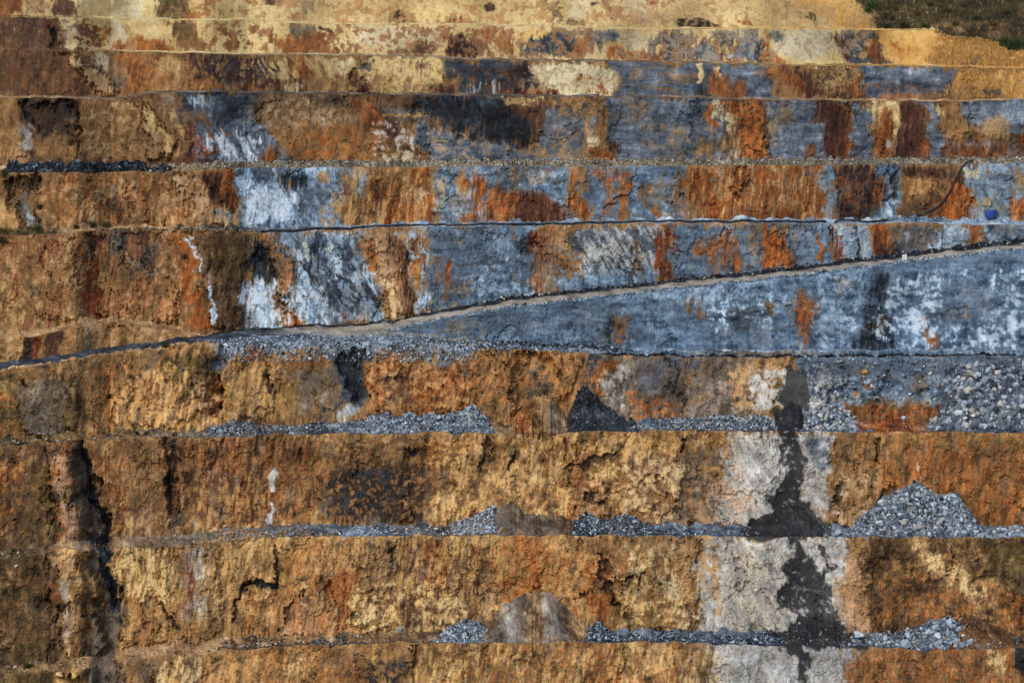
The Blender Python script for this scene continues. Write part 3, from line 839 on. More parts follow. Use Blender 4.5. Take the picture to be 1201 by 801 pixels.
I BRN .7: 400 512 500 512 500 540 400 545
I OCH .7 s.4: 388 510 520 545
I BLK .95: e 483 534 5 5
I DKB .9: e 500 514 6 8
I OCY .85 v.45: 522 535 552 538 552 602 522 604
I RED .9: e 551 530 4 8
I RST .7 s.4: 498 542 532 548 534 598 508 602
I PNK .75 s.35: 588 558 642 548 654 595 588 600
I PNK .85 s.3: 664 560 706 550 714 604 690 614 664 592
I OCY .7 s.45: 600 512 690 560
I PNK .9 s.3: 728 545 802 530 806 610 734 606
I OCY .8: 698 513 794 513 794 536 718 536
I GBR .85 v.35: 792 538 854 522 856 620 798 622
I DKB .9 c: 797 512 800 512 804 530 800 532
I DKB .9 c: 604 530 608 530 604 544 599 552 597 548 601 540
I DKB .9 c: 659 556 670 544 685 547 700 534 720 529 722 533 704 541 690 553 670 549
I DKB .9 c: 680 574 695 579 707 590 703 592 694 588
I DKB .8 c: 570 512 574 514 568 545 558 560 560 548
I DKB .7: 688 558 700 555 703 566
I DKB .8 c: 660 514 664 514 664 540 660 540
I PAL 1 - 13: 850 504 978 504 974 612 900 624 846 620 834 590
I PAL 1 - 13: 852 506 917 506 920 560 907 602 870 622 846 618 834 590 843 545
I PNK .5 s.5: 830 545 880 620
I PAL 1 - 13: 928 506 977 506 974 560 972 612 945 602 934 560
I SLT .75: 943 508 976 512 976 552 950 547
I OCH 1: 977 508 1032 508 1032 560 978 604
I DKB .9 c: 1027 512 1034 512 1031 546 1027 542
I TAN .9 s.25: 983 560 1030 543 1048 570 1005 614 968 614
I DKB .85 c: 974 584 985 568 988 572 976 594
I PNK .6 s.5: 940 595 1010 626
I OCH 1: 1031 506 1290 506 1290 630 1010 626 1040 575
I OCY .75 s.3: 1078 507 1290 507 1290 532 1078 530
I OLV .85 s.42: 1085 518 1290 628
I RST .7 s.5: 1040 528 1201 608
I RST .6 v.6: 1040 510 1260 620
I PAL .7 - 1.2: 1077 544 1081 544 1082 563 1078 563

J OCY 1 - 0: -300 610 1600 800
J OLV 1: -20 650 72 646 78 790 -20 795
J DKB .7 s.5: -20 650 75 790
J BRN .7 s.5: -10 660 80 780
J TAN .95: 62 655 92 642 97 672 70 678
J RED .75 s.3: 60 680 74 686 72 706 62 704
J PAL .7 v.45: 74 680 85 680 86 772 76 772
J OCH 1: 85 680 112 690 128 732 124 795 88 795
J BRN .7 s.5: 85 690 125 790
J RST .8 s.35: 144 653 162 660 162 702 147 692
J RST .7 v.45: 150 688 188 688 184 756 158 742
J BRN .5 s.55: 140 645 330 755
J OCH .7 s.45: 140 642 330 755
J PUR .8 v.35: 212 643 246 641 247 724 217 728
J RED .8 - 1.5: 222 659 228 659 229 722 224 722
J PAL .6 v.45: 228 644 247 712
J DKB .95 c: 182 698 190 704 201 725 211 740 204 740 191 718
J BLK 1: 288 686 300 681 327 684 324 694 302 694
J DKB .9 c: 280 700 285 685 293 680 284 701 279 732 276 732
J RST .8 v.35: 272 698 328 694 328 744 278 746
J DKB .8 c: 330 742 340 717 360 694 366 689 346 718 334 742
J DKB .8 c: 322 640 326 640 327 690 322 690
J PNK .75 s.35: 334 737 360 700 390 678 397 742 368 748
J GBR .7 v.4: 368 638 402 640 396 692 370 694
J RST 1: 392 664 411 668 414 738 399 738 393 700
J CRM .85 s.4: 413 700 431 688 438 720 432 738 410 738
J GBR .8 v.35: 428 638 464 640 448 738 434 738
J DKB .8: 432 690 445 690 445 710 434 712
J RST .8 v.4: 462 640 528 638 532 692 500 704 488 680
J GBR .7 v.45: 468 640 498 644 494 734 468 734
J BRN .7: 470 690 498 690 498 725 470 725
J DKB .7 c: 458 640 463 640 458 658 450 682 454 660
J OCY .9 s.3: 493 700 510 688 534 700 526 740 495 736
J CRM .6 s.55: 495 690 540 738
J BRN .7 s.4: 525 650 580 720
J BLK .9 - 1.2: 563 637 566 637 567 652 564 652
J BLK .9 - 1.2: 568 637 573 637 574 654 569 654
J DGR .7 v.3: 564 650 577 655 572 686 564 680
J DKB .8 - 1.5: 543 650 547 650 545 680 541 680
J RED .8 v.3: 550 640 560 640 560 675 552 675
J OCY 1: 578 629 684 629 684 702 600 722 583 702
J RST .85 v.3: 598 636 634 638 644 704 598 704
J RST .5 s.5: 580 630 690 700
J CRM .6 s.5: 640 632 690 650
J OCH 1: 684 629 830 629 830 750 690 750
J RST 1: 686 658 716 668 722 702 712 734 688 718 666 704
J OCH .6 s.5: 660 655 725 730
J OCY .8 s.45: 720 640 815 740
J DKB .9 c: 692 638 700 654 709 660 717 685 728 712 723 712 711 685 699 660
J DKB .85 c: 655 703 690 691 720 682 690 695
J DKB .85 c: 715 681 745 674 762 666 745 678
J DKB .85 c: 745 702 752 675 763 661 756 680
J GBR .6 s.5: 726 636 830 700
J DGR .6: 774 678 797 678 792 704 778 702
J DKB .8 c: 818 634 822 630 823 650 817 662
J PNK .7 s.4: 778 712 822 712 834 750 788 748
J TAN .6 s.4: 788 632 824 632 824 722 790 700
J PAL 1 - 13: 820 626 1000 626 990 668 988 702 1008 726 1026 756 826 756 816 690
J PAL 1 - 13: 820 628 938 628 934 660 917 692 897 724 880 752 828 750 818 690
J TAN .8 v.2: 835 636 842 636 843 722 836 722
J PUR .5 s.5: 846 648 904 742
J CRW .35 d.55: 846 640 925 740
J PAL 1 - 13: 942 628 1002 628 992 664 986 700 1004 722 1024 752 984 752 968 700 962 665
J PNK .8 s.3: 983 685 1016 688 1028 742 1000 745
J BRN 1: 993 628 1290 628 1290 762 1032 755 1016 700
J OLV .8 s.42: 1000 630 1290 755
J OCH .8 s.55: 1000 630 1290 755
J RST .6 s.58: 1010 680 1140 745
J DKB .7 s.35: 1018 636 1064 638 1062 652 1020 656
J TAN .9: 1058 632 1082 632 1104 650 1134 680 1158 708 1150 712 1118 690 1088 664
J CRM .7: 1104 650 1126 664 1152 702 1140 696
J OLV .85: 1158 636 1290 636 1290 692 1178 692
J RST .75 s.45: 1162 690 1260 715 1260 745 1180 735

K OCH 1 - 0: -300 745 1600 900
K OLV .9: -20 790 60 788 62 900 -20 900
K CRM .75 s.4: 58 783 95 782 124 800 124 830 60 840
K GBR .8 v.4: 156 770 236 772 236 830 160 830
K OCY .9 s.3: 184 774 218 774 214 840 186 840
K OCY .7 s.5: 250 765 420 830
K CRM .7: 326 796 358 764 366 768 350 800 330 830
K BLK .85 s.45: 404 772 474 774 466 804 398 806
K GLD .8: 436 753 444 753 445 780 436 780
K BRN .7 s.45: 360 765 430 830
K OCY .8 s.5: 510 755 700 830
K RST .9 v.3: 696 758 724 758 728 850 690 850
K RST .6 s.55: 560 755 800 840
K OCY .8 s.4: 722 752 800 790
K RST .8 v.3: 784 758 794 758 794 850 785 850
K GBR .7 v.4: 796 758 846 758 840 850 800 850
K PAL 1 - 13: 836 750 1002 750 1004 870 826 870
K PAL 1 - 13: 838 752 928 752 928 870 826 870
K PAL 1 - 13: 943 752 1002 752 1003 870 943 870
K SLT .35 s.55: 840 755 1000 800
K BRN .6 v.5: 1004 760 1290 830
K RST .6 s.5: 1004 760 1200 820
K CRM .7: 1153 758 1176 764 1182 792 1164 786
F WHT .9 v.35: 330 284 352 300 352 330 338 322
F WHT .9 - 1.5: 345 300 352 300 372 352 364 352
F WHT .9 - 1.5: 392 300 398 300 420 345 412 346
F WHT .85 - 1.5: 372 330 378 330 396 368 388 368
F BLK .9 - 1.5: 352 306 357 306 372 338 366 338
F BLK .9 - 1.5: 398 322 405 322 428 358 420 360
F BLK .85 - 1.5: 378 340 384 340 402 366 396 368
F BLK .85 - 1.5: 418 334 424 334 444 362 436 364
F WHT .9: 340 360 360 352 372 372 352 384
F DGR .8 - 2: 404 282 412 282 414 326 406 326
F OCH .6 - 1.5: 330 290 335 290 346 330 341 330
E WHT .9 - 2: 284 234 296 222 304 224 294 262 286 256
E WHT .9 - 2: 330 236 352 230 356 238 334 262 326 260
E BLK .8 d.45: 300 226 330 240 320 262 296 250
E DGR .7 d.5: 350 214 384 226 370 262 350 256
D WHT .85 - 1.5: 282 152 288 150 296 182 290 184
D DGR .8 d.5: 268 150 304 186
D RED .7 - 1.5: 222 152 228 150 238 186 232 186
J OCY .85 v.4: 395 640 420 690
J CRM .7 v.55: 150 645 200 700
J CRM .6 v.6: 240 650 330 735
J OCY .8 v.4: 250 660 290 745
J RST .6 v.55: 330 640 470 740
J CRM .8 v.62: 400 640 470 738
J CRM .7 v.6: 560 640 690 700
J RST .8 v.55: 560 640 720 735
J GBR .7 v.55: 540 690 590 735
J CRM .5 s.6: 720 650 820 740
J OCY .6 s.4: 500 640 700 735
J MAR .7 v.7: 380 640 560 735
K CRM .6 v.6: 180 770 330 830
K RST .5 v.55: 240 765 420 830
K CRM .5 v.65: 480 760 840 830
I CRM .6 v.66: 205 530 385 620
I RST .8 v.58: 205 525 385 610
I RST .7 v.55: 495 520 700 610
I CRM .7 v.64: 500 530 660 610
I DKB .7 v.66: 205 515 380 600
I OCY .7 s.45: 520 515 660 600
I CRM .5 s.62: 700 540 800 605
I MAR .6 v.72: 105 520 385 610
H RST .8: e 1010 492 22 18
H RST .8 s.4: 980 486 1098 510
H OCH .7 s.5: 1020 470 1095 500
H DKB .7 s.6: 1000 474 1095 506
H RST .7 v.6: 130 440 260 500
H CRM .6 v.68: 140 440 250 505
H OCY .7 v.45: 262 425 330 495
H RST .6 v.55: 440 425 560 490
H OCY .5 s.62: 440 425 600 490
H OCY .7 s.5: 552 415 690 500
H RST .6 s.6: 552 415 690 480
F RST .6 v.62: 0 285 200 375
F OCY .7 v.55: 0 285 220 380
F TAN .6 v.66: 0 285 220 380
F MAR .6 v.74: 0 280 220 380
E TAN .7 v.6: 50 205 230 265
E RST .5 v.66: 50 205 230 265
E DKB .6 v.72: 40 205 240 262
E OCH .6 v.5: 395 200 520 262
E OCY .7 v.7: 400 205 520 264
E CRM .5 v.75: 806 200 960 262
E OCY .6 v.62: 806 200 960 262
E MAR .7 v.7: 806 200 960 262
D DKB .5 v.7: 90 120 215 186
D TAN .6 v.6: 90 120 215 186
D RST .5 s.62: 90 120 215 186
D OCY .6 v.6: 855 120 905 188
C OCY .6 s.55: 430 84 530 112
C RST .6 v.55: 140 66 230 108
C TAN .6 v.55: 150 66 310 108
C OCY .5 v.6: 225 70 420 110
B OCH .4 s.5: 300 35 700 68
B CRW .6 s.6: 420 35 1000 70
B RST .5 s.64: 240 28 700 68
A OCH .3 s.6: 300 0 1000 32
A CRW .4 s.55: 300 0 1000 32
A GLD .5 s.5: 380 0 640 30
!F TAN .85 s.35: 308 278 321 279 330 306 343 340 355 388 341 388 334 356 316 300
!F RST .6 s.45: 310 278 320 279 345 345 356 388 344 388 334 350
!F RST .9 s.3 2: 346 364 354 366 357 388 345 388
!F WHT 1 - 1: 219 278 223 281 229 300 235 322 231 323 224 302
!F WHT 1 - 1: 246 336 250 336 251 378 247 380
!F RED .9 s.25 1.5: 97 305 105 308 108 345 114 380 99 380 97 345
!F RST .9 s.35 2: 208 277 218 281 229 320 241 382 229 382 220 345
!F BLK .9 s.25: 297 277 305 275 319 312 320 335 304 335
!F WHT .9 s.3: 295 332 310 326 325 352 324 384 302 388 286 360
!F BLK .8 s.4: 120 273 150 273 150 300 144 305 128 294
!F BLK .8 s.4: 157 274 172 274 183 325 170 322
!F WHT .8 d.45: 334 335 430 378
!F BLK .8 d.55: 380 330 446 368
!F TAN .9 s.4 2: 426 282 442 286 445 322 430 316
!F RST .8 s.4 2: 429 278 441 298 440 318 433 316
!F MAR .8 s.4 2: 462 276 470 276 482 320 490 366 480 366 474 320
!F CRM .6 s.4 2: 452 330 464 333 474 368 462 368
!F RED .8 s.35 2: 776 268 785 268 787 300 793 326 775 328
!F RST .7 v.5: 885 280 905 266 916 272 930 312 890 318
!E BLK .8 s.4: 326 206 350 206 352 220 336 226
!E WHT .8 d.45: 284 218 300 214 350 236 340 262 292 264
!E MAR .7 s.45: 612 230 660 246 660 262 605 262
!E BLK .7 v.5: 982 200 1028 258
!D BLK .92 s.2: 480 114 590 115 612 142 626 150 622 170 600 170 545 158 515 140 490 130
!D DGR .6 d.6: 490 114 590 135
!D MAR .8 s.35: 963 118 982 118 994 188 968 188
!D MAR .8 s.35: 1057 122 1068 120 1088 188 1061 188
!D RST .8 s.4 2: 858 118 889 118 904 188 880 188
!D WHT .9 d.5: 250 152 300 188
!C MAR .8 s.35: 208 64 330 72 330 108 285 108
!C BLK .6 s.5: 220 66 330 90
!I DKB .85 s.4 8: 384 562 402 546 440 538 478 540 506 556 508 580 486 612 440 604 398 612
!I BLK .75 s.6 8: 390 562 440 545 470 556 460 600 400 608
!I PAL 1 - 1: 317 547 322 547 323 577 317 577
!I PAL 1 - 1: 317 589 322 591 321 614 317 614
!I PNK .8 s.35 2: 64 526 80 528 92 640 76 640
!J BLK .9 s.2 2: 290 686 302 682 325 685 322 692 300 691
!J CRM .6 v.55: 145 648 200 700
!J CRM .6 s.6: 410 690 540 738
!J RST .6 v.4: 392 664 412 668 414 736 399 736
!J RST .7 v.4: 596 636 640 704
!J RST .7 s.4: 690 665 718 705 710 730 690 715
!J CRM .7 s.5: 1066 634 1100 650 1150 704 1140 700 1095 664
!H BLK .8 s.35: 408 422 424 422 424 466 406 470
!G BLK .7 s.4: 1016 324 1050 324 1034 345 1030 355
!C MAR .35 v.6: 0 62 110 112
!C DKB .7 s.62: 0 60 120 114
!C RST .3 s.55: 10 60 90 112
!B RED .3 s.5: 0 24 80 58
!B DKB .6 s.6: 0 22 120 60
!A MAR .5 s.55: 0 0 85 20
!D RST .6 s.6: 95 120 215 186
!D DKB .6 s.66: 95 120 215 186
!D CRM .5 s.68: 95 125 210 186
!E RST .35 v.62: 60 205 230 262
!E CRM .25 s.7: 60 205 250 262
!F CRM .25 s.7: 0 285 210 378
!F RED .4 v.7: 0 280 210 378
!A RST .35 s.7: 220 0 1000 32
!A OCY .3 s.6: 220 0 1000 32
!B MAR .35 s.75: 220 30 980 70
!C DKB .35 s.72: 330 70 720 112
!C TAN .85 - 4: 78 60 94 64 122 98 146 111 112 112 96 88
!C CRM .5 s.45 3: 80 60 94 64 124 98 118 98
!D TAN .8 - 4: 166 122 178 128 194 160 206 186 176 186 182 160
!D CRM .6 s.45 3: 170 124 180 130 196 164 200 186 186 184 184 158
!E TAN .8 s.35 4: 200 206 236 206 258 228 290 268 262 266 236 236
!E MAR .7 - 3: 232 205 256 204 262 226 272 246 256 240 244 222
!E WHT .8 - 3: 283 205 300 212 296 235 318 258 300 268 288 250
!F WHT .9 - 2: 312 322 322 340 328 384 314 388 306 360
!B TAN .7 - 3: 140 26 150 26 168 60 154 60
!C CRM .6 d.5: 300 66 420 90
!I PNK .6 s.5: 810 570 856 622
!I OCH .7 s.6: 828 512 862 560
!J OCH .7 s.6: 802 632 836 700
!J PNK .7 s.5: 984 660 1018 745
K BLK .9: 1193 758 1206 758 1206 794 1193 794

* BLK 1 gul: 85 514 94 518 109 558 117 600 129 650 138 700 140 738 126 742 119 692 110 650 102 606 93 565
* GBR .75 gul: 80 515 88 518 102 570 116 640 122 700 134 740 140 830 104 830 108 740 119 700 98 620 92 590
IJK DKB .7 s.5: 100 600 146 830

* SLR 1 - 2: 916 428 926 430 946 444 956 465 954 476 936 486 928 491 933 512 913 512 909 500 904 490 919 480 917 450
I SLR 1 - 2: 913 505 935 505 939 540 943 565 946 590 959 605 971 612 976 625 868 625 879 613 895 603 910 580 916 560 911 545 914 530
* SLR .9 - 2: 870 616 968 612 976 632 866 630
J SLR 1 - 2: 930 625 941 625 943 650 952 665 958 678 961 655 954 640 960 638 970 660 974 700 986 725 1002 742 1012 756 898 756 905 740 928 736 934 720 917 712 904 702 911 690 925 680 932 660 927 645
* SLR .9 - 2: 890 740 1008 742 1012 760 896 758
K SLR 1 - 2: 924 750 949 750 946 780 949 870 924 870 930 780
IJK PAL .8 s.88: 900 440 985 800
'''
CAN[:] = ramp('OCH', TONE['OCH'])
LATE = []
for ln in STAINS.strip().split('\n'):
    ln = ln.strip()
    if not ln or ln.startswith('*GVL'): continue
    if ' c:' in ln or ' gul:' in ln or ln[0] == '!': LATE.append(ln); continue
    paint(ln)
# mottling: weathering films, seams, painted crack highlights and flecks that run over the larger stains of each bench
M1 = uni(.8 * fbm(QX, QY, 12, 18, 5, 41, .7) + .22 * N_grit); M2 = uni(.75 * fbm(QX + .1 * GY, QY, 5, 40, 5, 42, .7) + .15 * N_grit)
M3 = uni(.8 * fbm(QX, QY, 16, 14, 5, 43, .7) + .22 * N_grit); M4 = uni(fbm(QX + .25 * GY, QY, 8, 50, 5, 44, .7)); M5 = uni(fbm(QX, QY, 60, 50, 3, 45))
RG = np.abs(fbm(QX + .5 * GY, QY, 20, 30, 4, 46, .6)); RG2 = np.abs(fbm(QX - .4 * GY, QY, 26, 22, 4, 47, .6))
lum = CAN.mean(-1); warm = np.clip((CAN[..., 0] - CAN[..., 2] - .06) / .12, 0, 1); cool = np.clip(1 - warm * 1.4, 0, 1)
nots = 1 - SLUR
def film(mat, a):
    global CAN
    CAN += (ramp(mat, TONE[mat]) - CAN) * (a * nots)[..., None]
BIN = lambda ks: np.isin(BID, [BENCH.index(k) for k in ks]).astype(np.float32)
low, upp, cre = BIN('HIJK'), .62 * BIN('EFfG'), BIN('ABCD')
film('OCY', .35 * warm * low * sstep(.66, .86, M1) * sstep(.25, .5, M5))
film('TAN', .5 * warm * (upp + .6 * cre) * sstep(.7, .9, M1))
film('GBR', .5 * warm * (low + .6 * upp) * sstep(.72, .9, M4))
film('DKB', .55 * warm * (low + .8 * upp + .5 * BIN('CD')) * sstep(.78, .95, M2))
film('DKB', .6 * warm * (low + .8 * upp + .6 * BIN('CD')) * sstep(.82, .95, M3))
film('RST', .3 * warm * low * sstep(.72, .9, 1 - M2) * sstep(.6, .3, M5))
film('OLV', .45 * warm * low * sstep(.7, .9, 1 - M4) * sstep(.45, .7, 1 - M5))
film('DGR', .38 * cool * (upp + BIN('DH')) * sstep(.7, .9, M1))
film('LGR', .38 * cool * (upp + .5 * BIN('D')) * sstep(.68, .9, M3))
film('WHT', .6 * cool * upp * sstep(.86, .96, 1 - M3))
film('OCH', .5 * cool * (upp + BIN('DH')) * sstep(.86, .97, M2))
film('DKB', .75 * (low + .7 * upp + .4 * BIN('CD')) * sstep(.055, .01, RG) * sstep(.45, .75, M1))
film('BLK', .7 * (low + .7 * upp) * sstep(.045, .01, RG2) * sstep(.45, .75, M3))
RG3 = np.abs(fbm(QX + .06 * GY, QY, 16, 70, 4, 48, .6))
def sh(a, dx, dy): return np.roll(np.roll(a, dx, 1), dy, 0)
film('DKB', .8 * (low + .9 * upp + .5 * BIN('CD')) * sstep(.05, .01, RG3) * sstep(.5, .7, M4))
for r_ in (RG, RG2): film('OCY', .5 * warm * (low + .7 * upp) * sstep(.06, .01, sh(r_, -2, -2)) * sstep(.02, .06, r_) * sstep(.45, .75, M1))  # painted highlight along one side of the cracks
for ln in LATE: paint(ln)
# fine mineral flecks everywhere, a slow drift in tone, then light evened per bench
CAN *= (1 + .05 * N_big)[..., None]
CAN *= (1 + .09 * low + .02 * BIN('F') - .07 * BIN('ABCD'))[..., None]  # low benches lifted for catching less light, upper ones dimmed
CAN *= 1 + blur(BIN('GFE'), 3)[..., None] * cool[..., None] * np.array([-.03, .0, .025], np.float32)
_g = CAN.mean(-1, keepdims=True); CAN += (_g - CAN) * (.10 * low * np.clip((CAN[..., 0] - CAN[..., 1] - .14) / .1, 0, 1.6))[..., None]

print('stains', round(time.time() - T0, 1))

# ------------------------------------------------------------------ relief of the wall (metres towards the pit)
w1, w2, wid, wt = worley(GX + 4 * N_edge + .12 * GY, GY + 5 * N_edg2, 17, 30, 3)
v1, v2, vid, vt = worley(GX + 2 * N_edge, GY + 2 * N_edg2, 6.5, 9, 5)
rid = fbm(QX, QY, 30, 42, 4, 21, .6, True)
REL = .55 * N_big + .30 * fbm(QX, QY, 40, 56, 3, 23, .5) + .6 * (wid - .5) + .7 * wt + .06 * (vid - .5) + .08 * vt - .35 * sstep(.10, 0, w2 - w1)
u1, u2, uid, ut = worley(GX + 6 * N_edge + .2 * GY, GY + 5 * N_edg2, 40, 58, 9)
REL += 1.5 * ut + 1.1 * (uid - .5) - .3 * sstep(.05, 0, u2 - u1)
REL += .07 * fbm(QX, QY, 10, 36, 4, 25, .6) + .03 * N_fin + .02 * N_grit + .16 * rid - .5 * sstep(.06, .0, RG) - .4 * sstep(.05, .0, RG2)
# each bench breaks differently
rough = {'A': .2, 'B': .28, 'C': .42, 'D': .6, 'E': .75, 'F': .8, 'f': .8, 'G': .5, 'H': .85, 'I': .95, 'J': .95, 'K': .95}
RS = np.zeros((CH, CW), np.float32)
for i, k in enumerate(BENCH): RS[BID == i] = rough[k]
REL = .45 * REL * blur(RS, 3) * (1 - .6 * SLUR) + RELIEF
def hollow(pts, depth, fe):
    sl, a = mask(pts, fe, 1.0); REL[sl] -= a * depth
hollow([(84,515),(98,518),(112,560),(120,600),(132,650),(140,700),(142,800),(116,800),(116,720),(106,640),(98,590),(90,555)], 3.6, 3)
for q_, d_ in (([(70,55),(95,60),(130,100),(150,112),(110,114),(88,82)], 1.6), ([(165,118),(185,125),(205,165),(195,190),(165,186),(178,155)], 1.3), ([(228,86),(262,100),(270,110),(224,110)], .8),
              ([(198,204),(238,204),(262,235),(288,268),(200,268),(210,235)], 1.4), ([(140,206),(150,206),(185,262),(160,266)], .9), ([(55,280),(92,280),(95,375),(50,378)], 1.0), ([(125,330),(150,300),(205,330),(205,380),(118,380)], 1.1), ([(225,280),(262,330),(284,380),(244,382)], .9),
              ([(310,280),(330,300),(356,385),(335,386)], 1.0), ([(430,280),(470,290),(488,368),(455,370)], .9), ([(130,430),(245,415),(252,480),(140,510)], 1.0), ([(20,440),(90,440),(95,505),(30,515)], .9), ([(265,430),(318,412),(318,500),(268,492)], .9), ([(432,424),(548,434),(545,480),(440,488)], .8), ([(552,412),(606,412),(600,500),(560,505)], 1.0),
              ([(660,416),(684,416),(668,470),(652,470)], 1.2), ([(140,645),(260,640),(255,752),(150,755)], 1.0), ([(415,640),(455,640),(450,738),(412,738)], .8), ([(510,640),(560,640),(555,735),(500,735)], .7), ([(735,632),(815,632),(815,740),(745,740)], .7), ([(970,85),(1010,80),(1010,115),(950,115)], .8), ([(860,120),(890,120),(905,188),(880,188)], .7), ([(1060,200),(1120,200),(1140,260),(1080,260)], .9)):
    hollow(q_, -d_, 7)
for q_, d_ in (([(92,118),(88,118),(86,185),(92,185)], 1.3), ([(196,515),(204,515),(206,600),(200,600)], .8), ([(255,440),(262,440),(262,490),(256,490)], 1.0), ([(880,200),(886,198),(876,240),(872,235)], 1.0), ([(1042,196),(1056,196),(1048,240),(1040,240)], 1.0), ([(60,30),(70,33),(72,58),(64,58)], 1.2), ([(416,85),(428,85),(436,112),(418,112)], 1.0), ([(22,120),(88,120),(92,160),(40,155)], 1.4), ([(300,280),(318,310),(320,335),(302,335)], 1.2), ([(560,640),(576,640),(572,690),(560,690)], .7)):
    hollow(q_, d_, 3)
hollow([(191,512),(206,512),(208,600),(196,600)], 1.2, 2)
hollow([(284,700),(286,683),(324,682),(326,697)], 1.6, 4)
hollow([(95,274),(120,274),(108,305),(112,380),(98,380)], 1.6, 4)
hollow([(404,410),(428,410),(430,470),(404,475)], 2.0, 5)
hollow([(610,412),(648,412),(660,470),(650,510),(600,510),(598,470)], 2.0, 7)
hollow([(250,405),(262,405),(262,490),(254,490)], 1.6, 3)
hollow([(12,205),(40,205),(40,270),(16,270)], 1.8, 5)
hollow([(472,528),(496,528),(496,542),(472,542)], 1.3, 4)
def bulge(pts, h, fe): hollow(pts, -h, fe)
bulge([(55,525),(85,525),(100,640),(108,790),(60,790)], 2.2, 7)
bulge([(985,560),(1030,545),(1048,572),(1005,615),(972,612)], 1.6, 6)
bulge([(665,558),(706,552),(714,605),(690,614),(665,595)], 1.2, 5)
bulge([(730,545),(800,532),(800,600),(735,604)], .8, 6)
bulge([(885,270),(925,270),(932,316),(890,320)], .9, 5)
bulge([(835,545),(912,512),(905,600),(850,618)], .9, 6)
bulge([(330,740),(362,700),(392,680),(396,745)], 1.2, 4)
print('relief', round(time.time() - T0, 1))

def sample(F, u, v):
    d_ = np.maximum(np.maximum(-u, u - PW + 2), 0); u = u + np.minimum(d_, 60) * .55 * np.sin(v * .047 + .6)
    u = np.abs(u); u = np.where(u > PW - 2, 2 * (PW - 2) - u, u); u = np.clip(u, 0, PW - 2)
    v = np.abs(v); v = np.where(v > PH - 2, 2 * (PH - 2) - v, v); v = np.clip(v, 0, PH - 2)
    x = u * S; y = v * S
    xi = np.minimum(x.astype(int), CW - 2); yi = np.minimum(y.astype(int), CH - 2)
    fx = (x - xi); fy = (y - yi)
    if F.ndim == 3: fx = fx[..., None]; fy = fy[..., None]
    return (F[yi, xi] * (1 - fx) + F[yi, xi + 1] * fx) * (1 - fy) + (F[yi + 1, xi] * (1 - fx) + F[yi + 1, xi + 1] * fx) * fy
# ------------------------------------------------------------------ materials
def surf_mat(name, rough=.92, grain=2.2, bump=.5, amp=.28, spec=.25, wet=False):
    m = bpy.data.materials.new(name); m.use_nodes = True
    nt = m.node_tree; N = nt.nodes; L = nt.links
    b = N['Principled BSDF']; b.inputs['Roughness'].default_value = rough
    b.inputs['Specular IOR Level'].default_value = spec
    at_ = N.new('ShaderNodeAttribute'); at_.attribute_name = 'stain'
    geo = N.new('ShaderNodeNewGeometry')
    n1_ = N.new('ShaderNodeTexNoise'); n1_.inputs['Scale'].default_value = grain; n1_.inputs['Detail'].default_value = 6; n1_.inputs['Roughness'].default_value = .7
    n2_ = N.new('ShaderNodeTexNoise'); n2_.inputs['Scale'].default_value = grain * .27; n2_.inputs['Detail'].default_value = 5
    L.new(geo.outputs['Position'], n1_.inputs['Vector']); L.new(geo.outputs['Position'], n2_.inputs['Vector'])
    mr = N.new('ShaderNodeMapRange'); mr.inputs['From Min'].default_value = .28; mr.inputs['From Max'].default_value = .72
    mr.inputs['To Min'].default_value = 1 - amp; mr.inputs['To Max'].default_value = 1 + amp
    L.new(n1_.outputs['Fac'], mr.inputs['Value'])
    vm = N.new('ShaderNodeVectorMath'); vm.operation = 'SCALE'
    L.new(at_.outputs['Color'], vm.inputs[0]); L.new(mr.outputs['Result'], vm.inputs['Scale'])
    L.new(vm.outputs['Vector'], b.inputs['Base Color'])
    ad = N.new('ShaderNodeMath'); ad.operation = 'MULTIPLY_ADD'; ad.inputs[1].default_value = 1.6
    L.new(n2_.outputs['Fac'], ad.inputs[0]); L.new(n1_.outputs['Fac'], ad.inputs[2])
    bp = N.new('ShaderNodeBump'); bp.inputs['Strength'].default_value = bump; bp.inputs['Distance'].default_value = .5
    L.new(ad.outputs['Value'], bp.inputs['Height']); L.new(bp.outputs['Normal'], b.inputs['Normal'])
    return m
M_rock = surf_mat('weathered_rock', .93, 1.8, .22, .2)
M_soil = surf_mat('loose_soil', .97, 1.6, .5, .25)
M_stone = surf_mat('broken_stone', .9, 2.6, .5, .22)
M_leaf = surf_mat('leaf', .8, 3.0, .0, .35)
M_grass = surf_mat('dry_grass_blade', .85, 1.0, .0, .25)
def flat_mat(name, rgb, rough=.6, metal=0.0, amp=.15, scale=3.0):
    m = bpy.data.materials.new(name); m.use_nodes = True
    nt = m.node_tree; b = nt.nodes['Principled BSDF']
    n = nt.nodes.new('ShaderNodeTexNoise'); n.inputs['Scale'].default_value = scale; n.inputs['Detail'].default_value = 4
    r = nt.nodes.new('ShaderNodeValToRGB')
    r.color_ramp.elements[0].position = .3; r.color_ramp.elements[1].position = .7
    r.color_ramp.elements[0].color = [c * (1 - amp) for c in rgb] + [1]; r.color_ramp.elements[1].color = [min(1, c * (1 + amp)) for c in rgb] + [1]
    nt.links.new(n.outputs['Fac'], r.inputs['Fac']); nt.links.new(r.outputs['Color'], b.inputs['Base Color'])
    b.inputs['Roughness'].default_value = rough; b.inputs['Metallic'].default_value = metal
    return m

